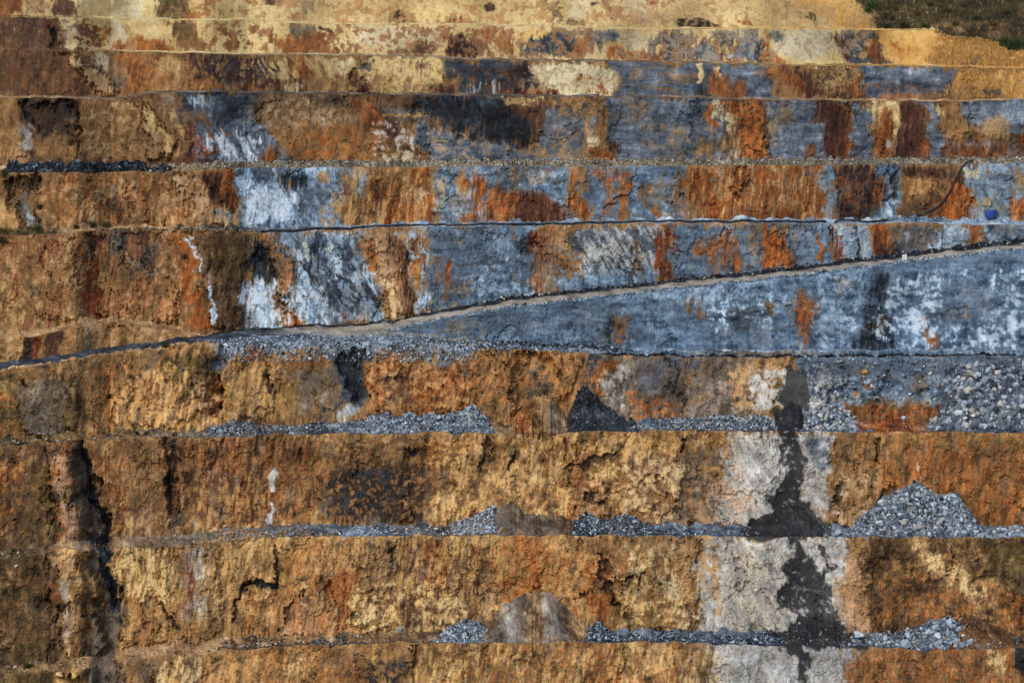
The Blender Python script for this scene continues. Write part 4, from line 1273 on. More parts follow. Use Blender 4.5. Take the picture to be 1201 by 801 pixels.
# ------------------------------------------------------------------ mesh helpers
def mesh_np(name, co, faces, mat, stain=None, parent=None, smooth=False):
    """faces: (n,4) or (n,3) index array; stain: reflectance per vertex"""
    me = bpy.data.meshes.new(name)
    co = np.asarray(co, np.float32); faces = np.asarray(faces, np.int32)
    n, k = faces.shape
    me.vertices.add(len(co)); me.vertices.foreach_set('co', co.ravel())
    me.loops.add(n * k); me.loops.foreach_set('vertex_index', faces.ravel())
    me.polygons.add(n); me.polygons.foreach_set('loop_start', np.arange(n, dtype=np.int32) * k)
    me.update(calc_edges=True)
    me.polygons.foreach_set('use_smooth', np.full(n, smooth))
    if stain is not None:
        a = me.attributes.new('stain', 'FLOAT_COLOR', 'POINT')
        c = np.ones((len(co), 4), np.float32); c[:, :3] = stain
        a.data.foreach_set('color', c.ravel())
    me.materials.append(mat)
    o = bpy.data.objects.new(name, me); COL.objects.link(o)
    if parent is not None: o.parent = parent
    return o
def tag(o, label=None, cat=None, group=None, kind=None):
    for k, v in (('label', label), ('category', cat), ('group', group), ('kind', kind)):
        if v: o[k] = v
    return o
def grid_faces(r, c):
    i = np.arange(r * c).reshape(r, c)
    return np.stack([i[:-1, :-1], i[1:, :-1], i[1:, 1:], i[:-1, 1:]], -1).reshape(-1, 4)
def empty(name, loc=(0, 0, 0)):
    o = bpy.data.objects.new(name, None); COL.objects.link(o); o.location = loc; return o

# ------------------------------------------------------------------ benches
def grid_noise(P, s, octs, seed, gain=.6):
    return fbm(P[..., 0] + .31 * P[..., 1], P[..., 2] * .8 + P[..., 1] * .62, s, s, octs, seed, gain)
FACE, FUV, LED, LUV = {}, {}, {}, {}
UU = U[None, :]
for k in BENCH:
    t, c = toe3[k], crest3[k]
    span = np.max((TV[k] - CV[k]) * (ALIVE[k] > .02))
    rows = int(max(6, min(span, 130)))
    q = np.linspace(0, 1, rows)[:, None, None]                     # 0 at the crest, 1 at the toe
    P = c[None] * (1 - q) + t[None] * q
    uu, vv = to_pixel(P)
    d = sample(REL, uu, vv)
    hgt = np.abs(c[:, 2] - t[:, 2])[None, :]
    d = d * np.clip(hgt / 4.0, 0, 1)
    foot = q[..., 0] ** 6 * np.minimum(hgt * .12, 1.3) * (.35 if k in 'ABCD' else 1) * (1 + .5 * fbm(UU, UU * 0 + 9, 16, 1, 3, 77))   # scree gathered at the foot
    brow = np.exp(-(q[..., 0] * hgt / .5)) * .35                    # broken crest edge
    d = d + foot - brow
    P = P + d[..., None] * np.array([0, -1.0, .12])
    FACE[k] = P; FUV[k] = (uu, vv)
EARTH = {'B': 'CRM', 'C': 'TAN', 'D': 'TAN', 'E': 'TAN', 'F': 'GBR', 'f': 'TAN', 'G': 'ROD', 'H': 'GRY', 'I': 'GBR', 'J': 'GBR', 'K': 'GBR'}
def led_mat(k):
    """what lies on the ledge, along the wall: list of (image x, material)"""
    return {'B': [(0, 'BRN'), (70, 'BRN'), (120, 'CRM'), (700, 'CRM'), (1000, 'GLD')], 'C': [(0, 'BRN'), (110, 'BRN'), (170, 'CRM'), (700, 'GBR'), (1100, 'GLD')],
            'D': [(0, 'TAN'), (250, 'GBR'), (700, 'GBR'), (1100, 'TAN')], 'E': [(0, 'TAN'), (300, 'GVL'), (1200, 'GVL')],
            'F': [(0, 'OLV'), (110, 'TAN'), (200, 'TAN'), (290, 'DGR'), (420, 'LGR'), (1200, 'LGR')], 'f': [(0, 'TAN'), (300, 'TAN')],
            'G': [(0, 'DGR'), (300, 'DGR'), (380, 'ROD'), (1200, 'ROD')], 'H': [(0, 'DGR'), (240, 'DGR'), (330, 'GRY'), (460, 'GRY'), (560, 'DGR'), (760, 'LGR'), (1200, 'LGR')],
            'I': [(0, 'OLV'), (120, 'OCH'), (250, 'GBR'), (400, 'SLT'), (560, 'OCH'), (660, 'GBR'), (720, 'SLT'), (985, 'SLT'), (1012, 'RST'), (1080, 'RST'), (1105, 'SLT'), (1200, 'SLT')],
            'J': [(0, 'OLV'), (100, 'TAN'), (260, 'GBR'), (400, 'SLT'), (560, 'GBR'), (700, 'SLT'), (1000, 'SLT'), (1200, 'SLT')],
            'K': [(0, 'OLV'), (100, 'TAN'), (260, 'TAN'), (420, 'OCH'), (600, 'GBR'), (700, 'SLT'), (1000, 'SLT'), (1110, 'BRN'), (1200, 'BRN')]}[k]
for i, k in enumerate(BENCH[1:], 1):
    up = BENCH[i - 1]
    a, b = FACE[up][-1], FACE[k][0]
    rows = 12 if k not in 'GH' else 22
    q = np.linspace(0, 1, rows)[:, None, None]
    P = a[None] * (1 - q) + b[None] * q
    mid = (4 * q * (1 - q))[..., 0]
    w = LEDGE[k][None, :]
    n = grid_noise(P, 3.0, 5, 80 + i)
    talus = (1 - q[..., 0]) ** 3 * .9 * np.clip(.35 + .6 * fbm(UU, UU * 0 + i, 22, 1, 3, 90 + i), 0, 1.6)
    if k in 'BCD': talus *= .3
    if k in 'GH': talus *= .3; n = n * .5
    P[..., 2] += mid * (.10 * n) + np.where(q[..., 0] > 0, talus, 0) * np.clip(w / 5, 0, 1) * (q[..., 0] > 0)
    LED[k] = P
def tone3(P, seed, fine=1.6):
    return np.clip(.5 + .17 * grid_noise(P, 5, 4, seed) + .13 * grid_noise(P, fine, 4, seed + 5, .75) + .05 * RNG.normal(0, 1, P.shape[:-1]), 0, 1)
def blend_mats(lst, uu, T):
    us = [x[0] for x in lst]
    pos = np.interp(uu + 14 * T, us, np.arange(len(us)))
    out = np.zeros(uu.shape + (3,), np.float32)
    for j, (_, m) in enumerate(lst):
        wgt = np.clip(1 - np.abs(pos - j), 0, 1)
        out += ramp(m, T) * wgt[..., None]
    return out
LABEL = {
 'A': 'topmost pale cream weathered slope of the pit wall under the grassy hilltop',
 'B': 'cream and rust mottled rock bench just below the topmost pale slope',
 'C': 'rock bench with dark maroon band on its left and rounded cream patch at middle',
 'D': 'tall grey bench with black stain at its middle, above the long gravel windrow',
 'E': 'bench striped in orange rust and grey between the gravel windrow and the black pipe',
 'F': 'bench with white veined rock at left, between the black pipe and the haul road',
 'f': 'low brown rock step wedged above the left end of the haul road',
 'G': 'blue grey rock wedge between the sloping haul road and the straight ledge below it',
 'H': 'bench below the haul road, ochre at left and covered with grey rubble at right',
 'I': 'ochre rock bench with dark blotch at left of middle, below the grey rubble ledge',
 'J': 'yellow ochre bench with branching black crack, third step above the picture bottom edge',
 'K': 'lowest rock bench, cut off by the bottom edge of the picture'}
LABEL['J'] = 'yellow ochre bench with small dark hollow and leaning cracks, just above the lowest bench'
BOBJ = {}
for i, k in enumerate(BENCH):
    P = FACE[k]; uu, vv = FUV[k]
    col = sample(CAN, uu, vv)
    o = mesh_np('bench_terrain', P.reshape(-1, 3), grid_faces(*P.shape[:2]), M_rock, albedo(col).reshape(-1, 3), smooth=False)
    tag(o, LABEL[k], 'rock bench', 'benches of the pit wall', 'structure'); BOBJ[k] = o
    if k == 'A': continue
    P = LED[k]; uu, vv = to_pixel(P)
    T = tone3(P, 100 + i)
    col = blend_mats(led_mat(k), uu, T)
    r = np.linspace(0, 1, P.shape[0])[:, None] + .05 * grid_noise(P, 4, 4, 150 + i)
    if k == 'G':                                                   # haul road: ditch with dark rubble, wheel-packed lane, stony outer edge
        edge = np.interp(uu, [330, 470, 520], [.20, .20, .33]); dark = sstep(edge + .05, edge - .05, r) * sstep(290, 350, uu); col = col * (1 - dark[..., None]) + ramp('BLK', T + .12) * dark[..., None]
        out = sstep(.80, .88, r) * sstep(470, 520, uu); col = col * (1 - out[..., None]) + ramp('GRY', T) * out[..., None]
        track = np.exp(-((r - .60) / .03) ** 2) + np.exp(-((r - .74) / .03) ** 2)
        col = col + (.05 * track * sstep(300, 400, uu))[..., None]
    if k == 'H':                                                   # the lower branch leaving the haul road at the junction
        lane = np.exp(-((r - np.interp(uu, [330, 460, 600], [.12, .10, .3])) / np.interp(uu, [330, 430, 620], [.2, .38, .10])) ** 2) * sstep(330, 410, uu) * sstep(640, 540, uu)
        col = col * (1 - .9 * lane[..., None]) + ramp('ROD', T * .8 + .1) * .9 * lane[..., None]
    sl = sample(SLUR, uu, vv)[..., None] if k in 'IJK' else 0
    col = col * (1 - sl) + ramp('SLR', T) * sl
    if k in 'JK':
        gu = sample(GUL, uu, vv)[..., None]; col = col * (1 - gu) + sample(CAN, uu, vv) * gu
    o = mesh_np('haul_road' if k == 'G' else 'ledge', P.reshape(-1, 3), grid_faces(*P.shape[:2]), M_soil, albedo(col).reshape(-1, 3), parent=None if k == 'G' else BOBJ[k])
    if k == 'G': tag(o, 'pale unpaved haul road climbing across the pit wall from left to right', 'road', None, 'structure')
# ground at the foot of the wall, and the hilltop behind it
def sheet(name, a, b, mat_name, label, rows=12, rise=0, mat=M_soil):
    q = np.linspace(0, 1, rows)[:, None, None]
    step = slice(None, None, 6)
    P = a[None, step] * (1 - q) + b[None, step] * q
    P[..., 2] += np.where(q[..., 0] > 0, 1, 0) * (.6 * grid_noise(P, 14, 5, 201)) + rise * np.sin(q[..., 0] * 2.2)
    o = mesh_np(name, P.reshape(-1, 3), grid_faces(*P.shape[:2]), mat, albedo(ramp(mat_name, tone3(P, 210))).reshape(-1, 3))
    return tag(o, label, 'ground', None, 'structure')
tK = FACE['K'][-1]
far = tK.copy(); far[:, 1] = -700; far[:, 0] *= 9
sheet('ground', tK, far, 'GBR', 'muddy floor of the pit below the lowest bench', 40)
cA = FACE['A'][0]; back = cA.copy(); back[:, 1] += 500; back[:, 0] *= 2.2
sheet('hill', cA, back, 'HIL', 'grassy hilltop behind the upper edge of the pit', 30, 25)
print('benches', round(time.time() - T0, 1))

# ------------------------------------------------------------------ stones
def ico(sub=0):
    t = (1 + 5 ** .5) / 2
    v = np.array([(-1, t, 0), (1, t, 0), (-1, -t, 0), (1, -t, 0), (0, -1, t), (0, 1, t), (0, -1, -t), (0, 1, -t), (t, 0, -1), (t, 0, 1), (-t, 0, -1), (-t, 0, 1)], float)
    f = [(0,11,5),(0,5,1),(0,1,7),(0,7,10),(0,10,11),(1,5,9),(5,11,4),(11,10,2),(10,7,6),(7,1,8),(3,9,4),(3,4,2),(3,2,6),(3,6,8),(3,8,9),(4,9,5),(2,4,11),(6,2,10),(8,6,7),(9,8,1)]
    v = [tuple(x / np.linalg.norm(x)) for x in v]
    for _ in range(sub):
        mp = {}; nf = []
        def mid(a, b):
            key = (min(a, b), max(a, b))
            if key not in mp:
                p = (np.array(v[a]) + np.array(v[b])); p = p / np.linalg.norm(p); v.append(tuple(p)); mp[key] = len(v) - 1
            return mp[key]
        for a, b, c in f:
            x, y, z = mid(a, b), mid(b, c), mid(c, a); nf += [(a, x, z), (b, y, x), (c, z, y), (x, y, z)]
        f = nf
    return np.array(v), np.array(f)
ICO0, ICO2 = ico(0), ico(2)
def rot_z_tilt(n):
    q = RNG.normal(0, 1, (n, 4)); q /= np.linalg.norm(q, axis=1, keepdims=True)
    w, x, y, z = q.T
    return np.stack([np.stack([1 - 2 * (y * y + z * z), 2 * (x * y - z * w), 2 * (x * z + y * w)], -1), np.stack([2 * (x * y + z * w), 1 - 2 * (x * x + z * z), 2 * (y * z - x * w)], -1), np.stack([2 * (x * z - y * w), 2 * (y * z + x * w), 1 - 2 * (x * x + y * y)], -1)], 1)
def rubble(name, pos, size, mats, parent=None):
    """many angular stones as one mesh: pos (n,3), size (n,), mats: palette names with weights"""
    n = len(pos); v0, f0 = ICO0; m = len(v0)
    V = v0[None] * (1 + .28 * RNG.normal(0, 1, (n, m, 1)).clip(-1.5, 1.5))
    V = V * RNG.uniform(.5, 1.3, (n, 1, 3))
    V = np.einsum('nij,nmj->nmi', rot_z_tilt(n), V) * np.asarray(size)[:, None, None] + np.asarray(pos)[:, None, :]
    F = f0[None] + (np.arange(n) * m)[:, None, None]
    names = [a for a, _ in mats]; p = np.array([b for _, b in mats], float); p /= p.sum()
    pick = RNG.choice(len(names), n, p=p)
    t = np.clip(RNG.normal(.64, .2, n), .05, 1)
    c = np.zeros((n, 3), np.float32)
    for j, nm in enumerate(names):
        s_ = pick == j; c[s_] = ramp(nm, t[s_])
    c = np.repeat(albedo(c)[:, None], m, 1)
    return mesh_np(name, V.reshape(-1, 3), F.reshape(-1, 3), M_stone, c.reshape(-1, 3), parent)
BOULDER = []
def clipped_boulder(seed):
    r = np.random.default_rng(seed); v, f = ICO2; v = v.copy()
    for _ in range(13):                                             # knock flat faces off a round block
        d = r.normal(0, 1, 3); d /= np.linalg.norm(d); h = r.uniform(.36, .74)
        s_ = v @ d; over = s_ > h
        v[over] -= np.outer(s_[over] - h, d)
    v *= r.uniform(.75, 1.2, 3); v += r.normal(0, .018, v.shape)
    return v, f
def boulder_mesh(mat, t, seed):
    v, f = clipped_boulder(seed)
    n = np.random.default_rng(seed + 99).normal(0, .06, len(v))
    o = mesh_np('boulder', v, f, M_stone, albedo(ramp(mat, t + n)))
    me = o.data; bpy.data.objects.remove(o); return me
BM = {}
for mat in ('GRY', 'SLT', 'LGR', 'PAL', 'DGR', 'GBR', 'OCH'):
    BM[mat] = [boulder_mesh(mat, tt, 300 + 7 * j + hash(mat) % 1) for j, tt in enumerate((.35, .5, .6, .72, .85, .95))]
n_boulder = 0
def boulder(p, r, mat, label, group=None, tone=None):
    global n_boulder; n_boulder += 1
    me = random.choice(BM[mat]) if tone is None else BM[mat][tone]
    o = bpy.data.objects.new('boulder', me); COL.objects.link(o)
    o.location = p; o.scale = (r, r * random.uniform(.8, 1.1), r * random.uniform(.7, .95)); o.rotation_euler = (random.uniform(-.4, .4), random.uniform(-.4, .4), random.uniform(0, 6.3))
    return tag(o, label, 'boulder', group)

# ------------------------------------------------------------------ heaps lying on the ledges
UPOF = {BENCH[i]: BENCH[i - 1] for i in range(1, len(BENCH))}
def ucol(A, u): return np.stack([np.interp(u, U, A[:, j]) for j in range(3)], -1)
def heap(name, ledge, prof, mats, label, cat, stones=0, ssize=(.12, .3), smats=None, noise=.35, s0=0.0, s1=.97, conc=1.0, tone_fn=None, rough_seed=1, rill=None, kind=None, ol=.8):
    x, y = curve(prof); u = np.arange(x[0], x[-1] + .1, 1.0)
    top = np.interp(u, x, y) + ol * fbm(u, u * 0 + rough_seed, 9, 1, 5, rough_seed, .7)
    inner = ucol(toe3[UPOF[ledge]], u); outer = ucol(FACE[ledge][0], u)
    base = inner * (1 - s0) + outer * s0
    lim = outer * s1 + inner * (1 - s1)
    sl = math.tan(math.radians(SLOPE[UPOF[ledge]]))
    kz = ray(u, top)[1]
    Y = base[:, 1] - .2
    h = (kz * Y - base[:, 2])
    h = h / np.maximum(1 - kz / sl * (1 if s0 < .05 else 0), .5)
    h = np.maximum(h, .0) * np.minimum(1, np.minimum(u - x[0], x[-1] - u) / 5 + .15)
    R = 26
    q = np.linspace(0, 1, R)[:, None, None]
    crest = base.copy(); crest[:, 2] += h; crest[:, 1] += (h / sl - .3 if s0 < .05 else 0)
    P = crest[None] * (1 - q) + lim[None] * q
    prof_ = (1 - q[..., 0]) ** conc
    P[..., 2] = lim[None, :, 2] + .08 + (crest[None, :, 2] - lim[None, :, 2] - .08) * prof_
    nn = grid_noise(P, 2.2, 5, 400 + rough_seed)
    P[..., 2] += noise * nn * np.sin(np.pi * np.clip(q[..., 0] * .9 + .08, 0, 1)) * np.clip(h / 2, .25, 1)
    P[..., 1] -= .5 * noise * grid_noise(P, 1.3, 4, 430 + rough_seed)
    if rill:
        ang = (u[None, :] - rill[0]) / (q[..., 0] + .22)
        rl = fbm(ang, ang * 0 + q[..., 0] * 6, rill[1], 8, 4, 470 + rough_seed, .6)
        P[..., 1] -= .16 * rl * np.clip(h, 0, 3) / 3 * np.clip(q[..., 0] * 4, 0, 1); P[..., 2] += .05 * rl * np.clip(q[..., 0] * 4, 0, 1)
        RL = np.concatenate([rl, rl[-1:]], 0)
    else: RL = None
    skirt = lim.copy(); skirt[:, 2] -= .7
    P = np.concatenate([P, skirt[None]], 0); q = np.concatenate([q[..., 0], [[1.0]]], 0)
    uu, vv = to_pixel(P)
    T = tone3(P, 440 + rough_seed, 1.0)
    if isinstance(mats, str): col = ramp(mats, T)
    else: col = blend_mats(mats, uu, T)
    if rill:
        wr = np.clip(.5 + .6 * RL, 0, 1)[..., None]; col = col * (.55 + .45 * wr) + ramp(rill[2], T) * .45 * (1 - wr)
    if tone_fn: col = tone_fn(col, uu, q, T, P)
    o = mesh_np(name, P.reshape(-1, 3), grid_faces(*P.shape[:2]), M_soil, albedo(col).reshape(-1, 3))
    tag(o, label, cat, None, kind)
    def pick(n, lo=0.02, hi=.97, tall=.8):
        w = (h + .25) ** tall; w = w / w.sum()
        c = RNG.choice(len(u), n, p=w); r = RNG.uniform(lo, hi, n) * (R - 1)
        r0 = r.astype(int); f = (r - r0)[:, None]
        return P[r0, c] * (1 - f) + P[r0 + 1, c] * f
    if stones:
        p = pick(stones); sz = ssize[0] + (ssize[1] - ssize[0]) * RNG.power(.45, stones) ** 1.5
        p[:, 2] += sz * .25; p[:, 1] -= sz * .3
        s_ = rubble('stones', p, sz, smats or [('GRY', 3), ('LGR', 2), ('DGR', 1.5), ('PAL', .6)], o); s_['kind'] = 'stuff'
    return o, pick
def strew(pick, n, rmin, rmax, mats, label, group, lo=.05, hi=.95, tall=.8):
    p = pick(n, lo, hi, tall)
    for j in range(n):
        r = rmin + (rmax - rmin) * random.random() ** 2.2
        q = p[j].copy(); q[2] += r * .35; q[1] -= r * .35
        boulder(tuple(q), r, random.choice(mats), label, group)
GREY = [('SLT', 3), ('PAL', 1.4), ('DGR', 1.4), ('LGR', 2.2)]
DARK = [('DGR', 3), ('GRY', 1.2), ('BLK', 2), ('LGR', .5)]
# right hand heaps
o, pk = heap('rubble_heap', 'J', '966 628 985 622 1000 612 1018 594 1035 581 1050 575 1060 569 1073 564 1085 569 1098 578 1112 581 1122 577 1130 590 1146 612 1160 619', 'SLT',
     'tall pointed heap of blue grey rubble on the ledge at right', 'rubble heap', 2600, (.12, .45), GREY, .45, rough_seed=2)
strew(pk, 62, .4, 1.05, ['LGR', 'SLT', 'LGR', 'PAL', 'DGR'], 'grey angular boulder on the tall pointed rubble heap', 'boulders of the tall pointed heap', .15, .95, .9)
o, pk = heap('rubble_bank', 'J', '1138 622 1150 618 1180 619 1215 621 1300 624', 'LGR', 'low pale bank of broken rock right of the tall pointed heap', 'rubble bank', 500, (.15, .5), GREY, .3, rough_seed=3)
strew(pk, 14, .4, .75, ['LGR', 'PAL', 'LGR'], 'pale boulder in the low bank right of the tall pointed heap', 'boulders of the low pale bank')
o, pk = heap('soil_heap', 'K', '1068 752 1092 740 1110 728 1132 715 1150 722 1166 735 1185 747 1215 756', 'BRN', 'brown earth heap spilling beside the lowest grey boulder heap', 'soil heap', 260, (.08, .22), [('RST', 2), ('OCH', 2), ('LGR', 1)], .3, rough_seed=4)
o, pk = heap('rubble_heap', 'K', '985 755 1000 746 1020 742 1050 742 1070 737 1085 731 1098 726 1112 723 1124 731 1138 743 1150 752 1160 758', 'SLT',
     'low heap of large grey boulders on the lowest ledge at right', 'rubble heap', 1100, (.12, .4), GREY, .4, s0=.25, rough_seed=5)
strew(pk, 46, .45, 1.2, ['LGR', 'SLT', 'PAL', 'LGR'], 'grey boulder in the low heap on the lowest ledge', 'boulders of the lowest heap', .1, .9, 1.0)
# boulder slope under the haul road at right
def slope_tone(col, uu, q, T, P):
    dust = sstep(1102, 1070, uu + 26 * (q - .5) * 2); return col * (1 - .6 * dust[..., None]) + ramp('SLT', T * .55 + .22) * .6 * dust[..., None]
o, pk = heap('boulder_slope', 'I', '1092 505 1104 472 1114 444 1128 428 1150 424 1201 422 1260 422 1330 424', 'SLT', 'steep spill of loose grey boulders covering the bench at far right', 'rubble slope', 1900, (.1, .85), GREY, .7, rough_seed=6, tone_fn=slope_tone)
strew(pk, 76, .5, 1.55, ['LGR', 'PAL', 'SLT', 'LGR', 'PAL', 'DGR'], 'grey boulder on the steep spill at far right', 'boulders of the steep spill', .05, .97, .3)
o, pk = heap('rubble_heap', 'I', '930 503 940 490 952 480 965 474 985 474 1000 486 1012 497 1025 505', 'SLT', 'pale boulder heap right beside the dark mud streak on the upper rubble ledge', 'rubble heap', 700, (.12, .4), [('PAL', 2), ('LGR', 2), ('GRY', 1.5), ('DGR', 1)], .4, rough_seed=7)
strew(pk, 28, .4, .95, ['PAL', 'LGR', 'SLT'], 'pale boulder in the heap beside the dark mud streak', 'boulders beside the mud streak')
# middle of the upper rubble ledge
o, pk = heap('rubble_heap', 'I', '392 502 410 494 425 489 445 484 462 485 478 481 490 485 505 484 520 485 535 482 548 477 556 474 564 481 574 490 586 503', 'SLT', 'long grey rubble heap with pointed right end on the upper rubble ledge', 'rubble heap', 2400, (.1, .36), GREY, .4, rough_seed=8)
strew(pk, 36, .35, .8, ['LGR', 'SLT', 'DGR', 'LGR'], 'grey boulder in the long heap with pointed right end', 'boulders of the long heap')
o, pk = heap('rubble_bank', 'I', '236 508 255 496 270 490 290 493 320 498 350 497 380 493 400 499', [(230, 'GRY'), (300, 'GBR'), (400, 'DGR')], 'thin bank of small dark stones left of the long grey heap', 'rubble bank', 900, (.1, .32), DARK + [('LGR', 2)], .3, rough_seed=9)
strew(pk, 8, .35, .6, ['SLT', 'DGR'], 'grey boulder in the thin dark bank left of the long heap', 'boulders of the thin dark bank')
o, pk = heap('soil_cone', 'I', '580 507 596 496 612 480 626 466 640 462 652 470 664 490 682 507', [(580, 'OCH'), (604, 'TAN'), (618, 'RST'), (632, 'OCH'), (642, 'TAN'), (658, 'GBR'), (690, 'TAN')], 'tan soil cone filling the foot of a gully below the haul road', 'soil cone', 120, (.06, .16), [('PAL', 1), ('TAN', 3), ('OCH', 2)], .3, rough_seed=10, rill=(634, 22, 'OCH'), ol=1.6)
o, pk = heap('slate_heap', 'I', '652 508 660 500 667 486 673 470 678 458 684 453 689 455 694 461 700 462 706 471 714 475 722 484 736 489 748 497 756 505', [(665, 'BLK'), (700, 'BLK'), (715, 'DGR'), (750, 'DGR')], 'dark charcoal heap of fine slate beside the tan soil cone', 'rubble heap', 1500, (.06, .22), [('BLK', 5), ('DGR', 3), ('TAN', .25), ('GRY', .4)], .4, rough_seed=11, rill=(684, 14, 'DGR'), ol=1.8)
o, pk = heap('rubble_bank', 'I', '738 504 752 494 775 491 800 490 830 489 845 486 870 488 890 486 908 490 914 503', 'DGR', 'long flat bank of dark gravel left of the mud streak, upper rubble ledge', 'rubble bank', 3000, (.08, .3), GREY + [('BLK', 1)], .25, rough_seed=12)
strew(pk, 8, .3, .5, ['LGR', 'SLT'], 'small grey boulder in the flat gravel bank left of the mud streak', 'boulders of the flat gravel bank')
# middle rubble ledge
o, pk = heap('soil_heap', 'J', '225 636 240 630 255 621 268 614 285 618 320 621 360 620 400 623', [(220, 'OCH'), (300, 'TAN'), (340, 'GBR'), (400, 'GBR')], 'low brown earth heap with stones on the middle ledge at left', 'soil heap', 700, (.1, .3), [('OCH', 2), ('TAN', 2), ('GRY', 1.4), ('DKB', 1), ('LGR', .6)], .35, rough_seed=13)
strew(pk, 10, .3, .6, ['SLT', 'OCH', 'GBR'], 'stone lying on the low brown earth heap at left', 'stones of the low brown heap')
o, pk = heap('rubble_heap', 'J', '392 628 402 619 425 615 445 617 470 620 500 619 520 615 540 610 556 604 568 597 578 590 584 604 590 624', [(390, 'LGR'), (470, 'GRY'), (520, 'GBR'), (590, 'GBR')], 'thin grey rubble heap rising to the right on the middle ledge', 'rubble heap', 1700, (.09, .32), GREY + [('LGR', 2)], .3, rough_seed=14)
strew(pk, 22, .3, .65, ['LGR', 'PAL', 'SLT'], 'grey boulder in the thin heap rising to the right', 'boulders of the thin heap')
o, pk = heap('soil_cone', 'J', '566 628 576 608 586 592 600 588 615 597 630 601 645 599 660 604 672 612 688 628', [(570, 'GBR'), (590, 'PAL'), (600, 'GBR'), (620, 'GBR'), (650, 'GBR'), (690, 'BRN')], 'small brown rilled soil cone on the middle ledge', 'soil cone', 70, (.06, .16), [('GBR', 1), ('TAN', 2)], .25, rough_seed=15, rill=(594, 20, 'BRN'), ol=1.4)
o, pk = heap('slate_heap', 'J', '658 628 668 618 677 605 684 599 694 600 708 606 725 603 740 603 755 609 768 615 790 619 820 621 868 622 880 628', [(660, 'BLK'), (700, 'DGR'), (730, 'GBR'), (770, 'DGR'), (880, 'GRY')], 'dark heap of stones tapering to the right on the middle ledge', 'rubble heap', 2400, (.08, .32), DARK + [('LGR', 1.4)], .3, rough_seed=16)
strew(pk, 10, .3, .55, ['DGR', 'SLT', 'LGR'], 'dark boulder in the heap tapering to the right', 'boulders of the tapering dark heap')
# lowest ledge
o, pk = heap('soil_cone', 'K', '500 758 530 745 556 731 576 719 592 708 606 700 620 695 632 692 644 694 654 702 666 714 684 729 698 743 714 758', [(500, 'TAN'), (560, 'TAN'), (590, 'GBR'), (606, 'PAL'), (620, 'GBR'), (634, 'TAN'), (650, 'PAL'), (668, 'GBR'), (690, 'TAN'), (710, 'OCH')], 'large rilled brown and grey soil cone on the lowest ledge', 'soil cone', 110, (.06, .16), [('GBR', 1), ('TAN', 2)], .3, rough_seed=17, rill=(634, 22, 'BRN'), ol=1.0, conc=1.12)
o, pk = heap('rubble_heap', 'K', '505 753 518 742 530 733 545 726 558 728 570 736 580 750', 'SLT', 'small grey rubble heap left of the large rilled soil cone', 'rubble heap', 600, (.1, .34), GREY, .3, s0=.35, rough_seed=18)
strew(pk, 12, .35, .7, ['LGR', 'SLT', 'LGR'], 'grey boulder in the small heap left of the large soil cone', 'boulders of the small heap')
o, pk = heap('slate_heap', 'K', '684 752 690 735 702 727 712 737 722 742 740 738 765 744 800 745 840 744 880 742 905 737 920 752', [(680, 'DGR'), (715, 'BLK'), (740, 'GBR'), (790, 'DGR'), (930, 'DGR')], 'dark gravel bank right of the large rilled soil cone', 'rubble bank', 3000, (.08, .36), DARK + [('LGR', 1.2)], .3, rough_seed=19)
strew(pk, 8, .3, .55, ['DGR', 'SLT'], 'dark boulder in the gravel bank right of the large soil cone', 'boulders of the dark gravel bank')
o, pk = heap('soil_heap', 'K', '255 764 275 750 300 743 330 746 360 741 385 736 405 737 420 744 440 752', [(250, 'BRN'), (330, 'DKB'), (400, 'GBR')], 'dark stony earth heap on the lowest ledge at left', 'soil heap', 700, (.1, .32), [('GBR', 2), ('GRY', 2), ('DKB', 2), ('OCH', 1), ('LGR', .5)], .35, rough_seed=20)
strew(pk, 8, .3, .6, ['SLT', 'GBR', 'LGR'], 'stone lying on the dark stony earth heap at left', 'stones of the dark earth heap')
# mud fans where the dark slurry crosses the ledges
o, pk = heap('mud_fan', 'J', '856 628 872 619 890 606 908 596 925 592 940 594 955 606 966 618 976 628', 'SLR', 'dark wet mud fan on the middle ledge, upper of the two', 'mud fan', 60, (.06, .16), [('PAL', 1), ('DGR', 3)], .2, rough_seed=21)
o, pk = heap('mud_fan', 'K', '890 755 905 742 925 736 945 720 960 728 975 733 990 742 1006 755', 'SLR', 'dark wet mud fan on the lowest ledge, lower of the two', 'mud fan', 160, (.06, .26), [('PAL', 2), ('SLT', 1), ('DGR', 4)], .3, rough_seed=22)
o, pk = heap('mud_fan', 'I', '900 506 910 494 918 480 928 470 938 476 944 494 948 505', 'SLR', 'small dark mud tongue on the upper rubble ledge', 'mud fan', 20, (.06, .14), [('PAL', 1), ('DGR', 3)], .2, rough_seed=23)
print('heaps', round(time.time() - T0, 1), 'boulders', n_boulder)

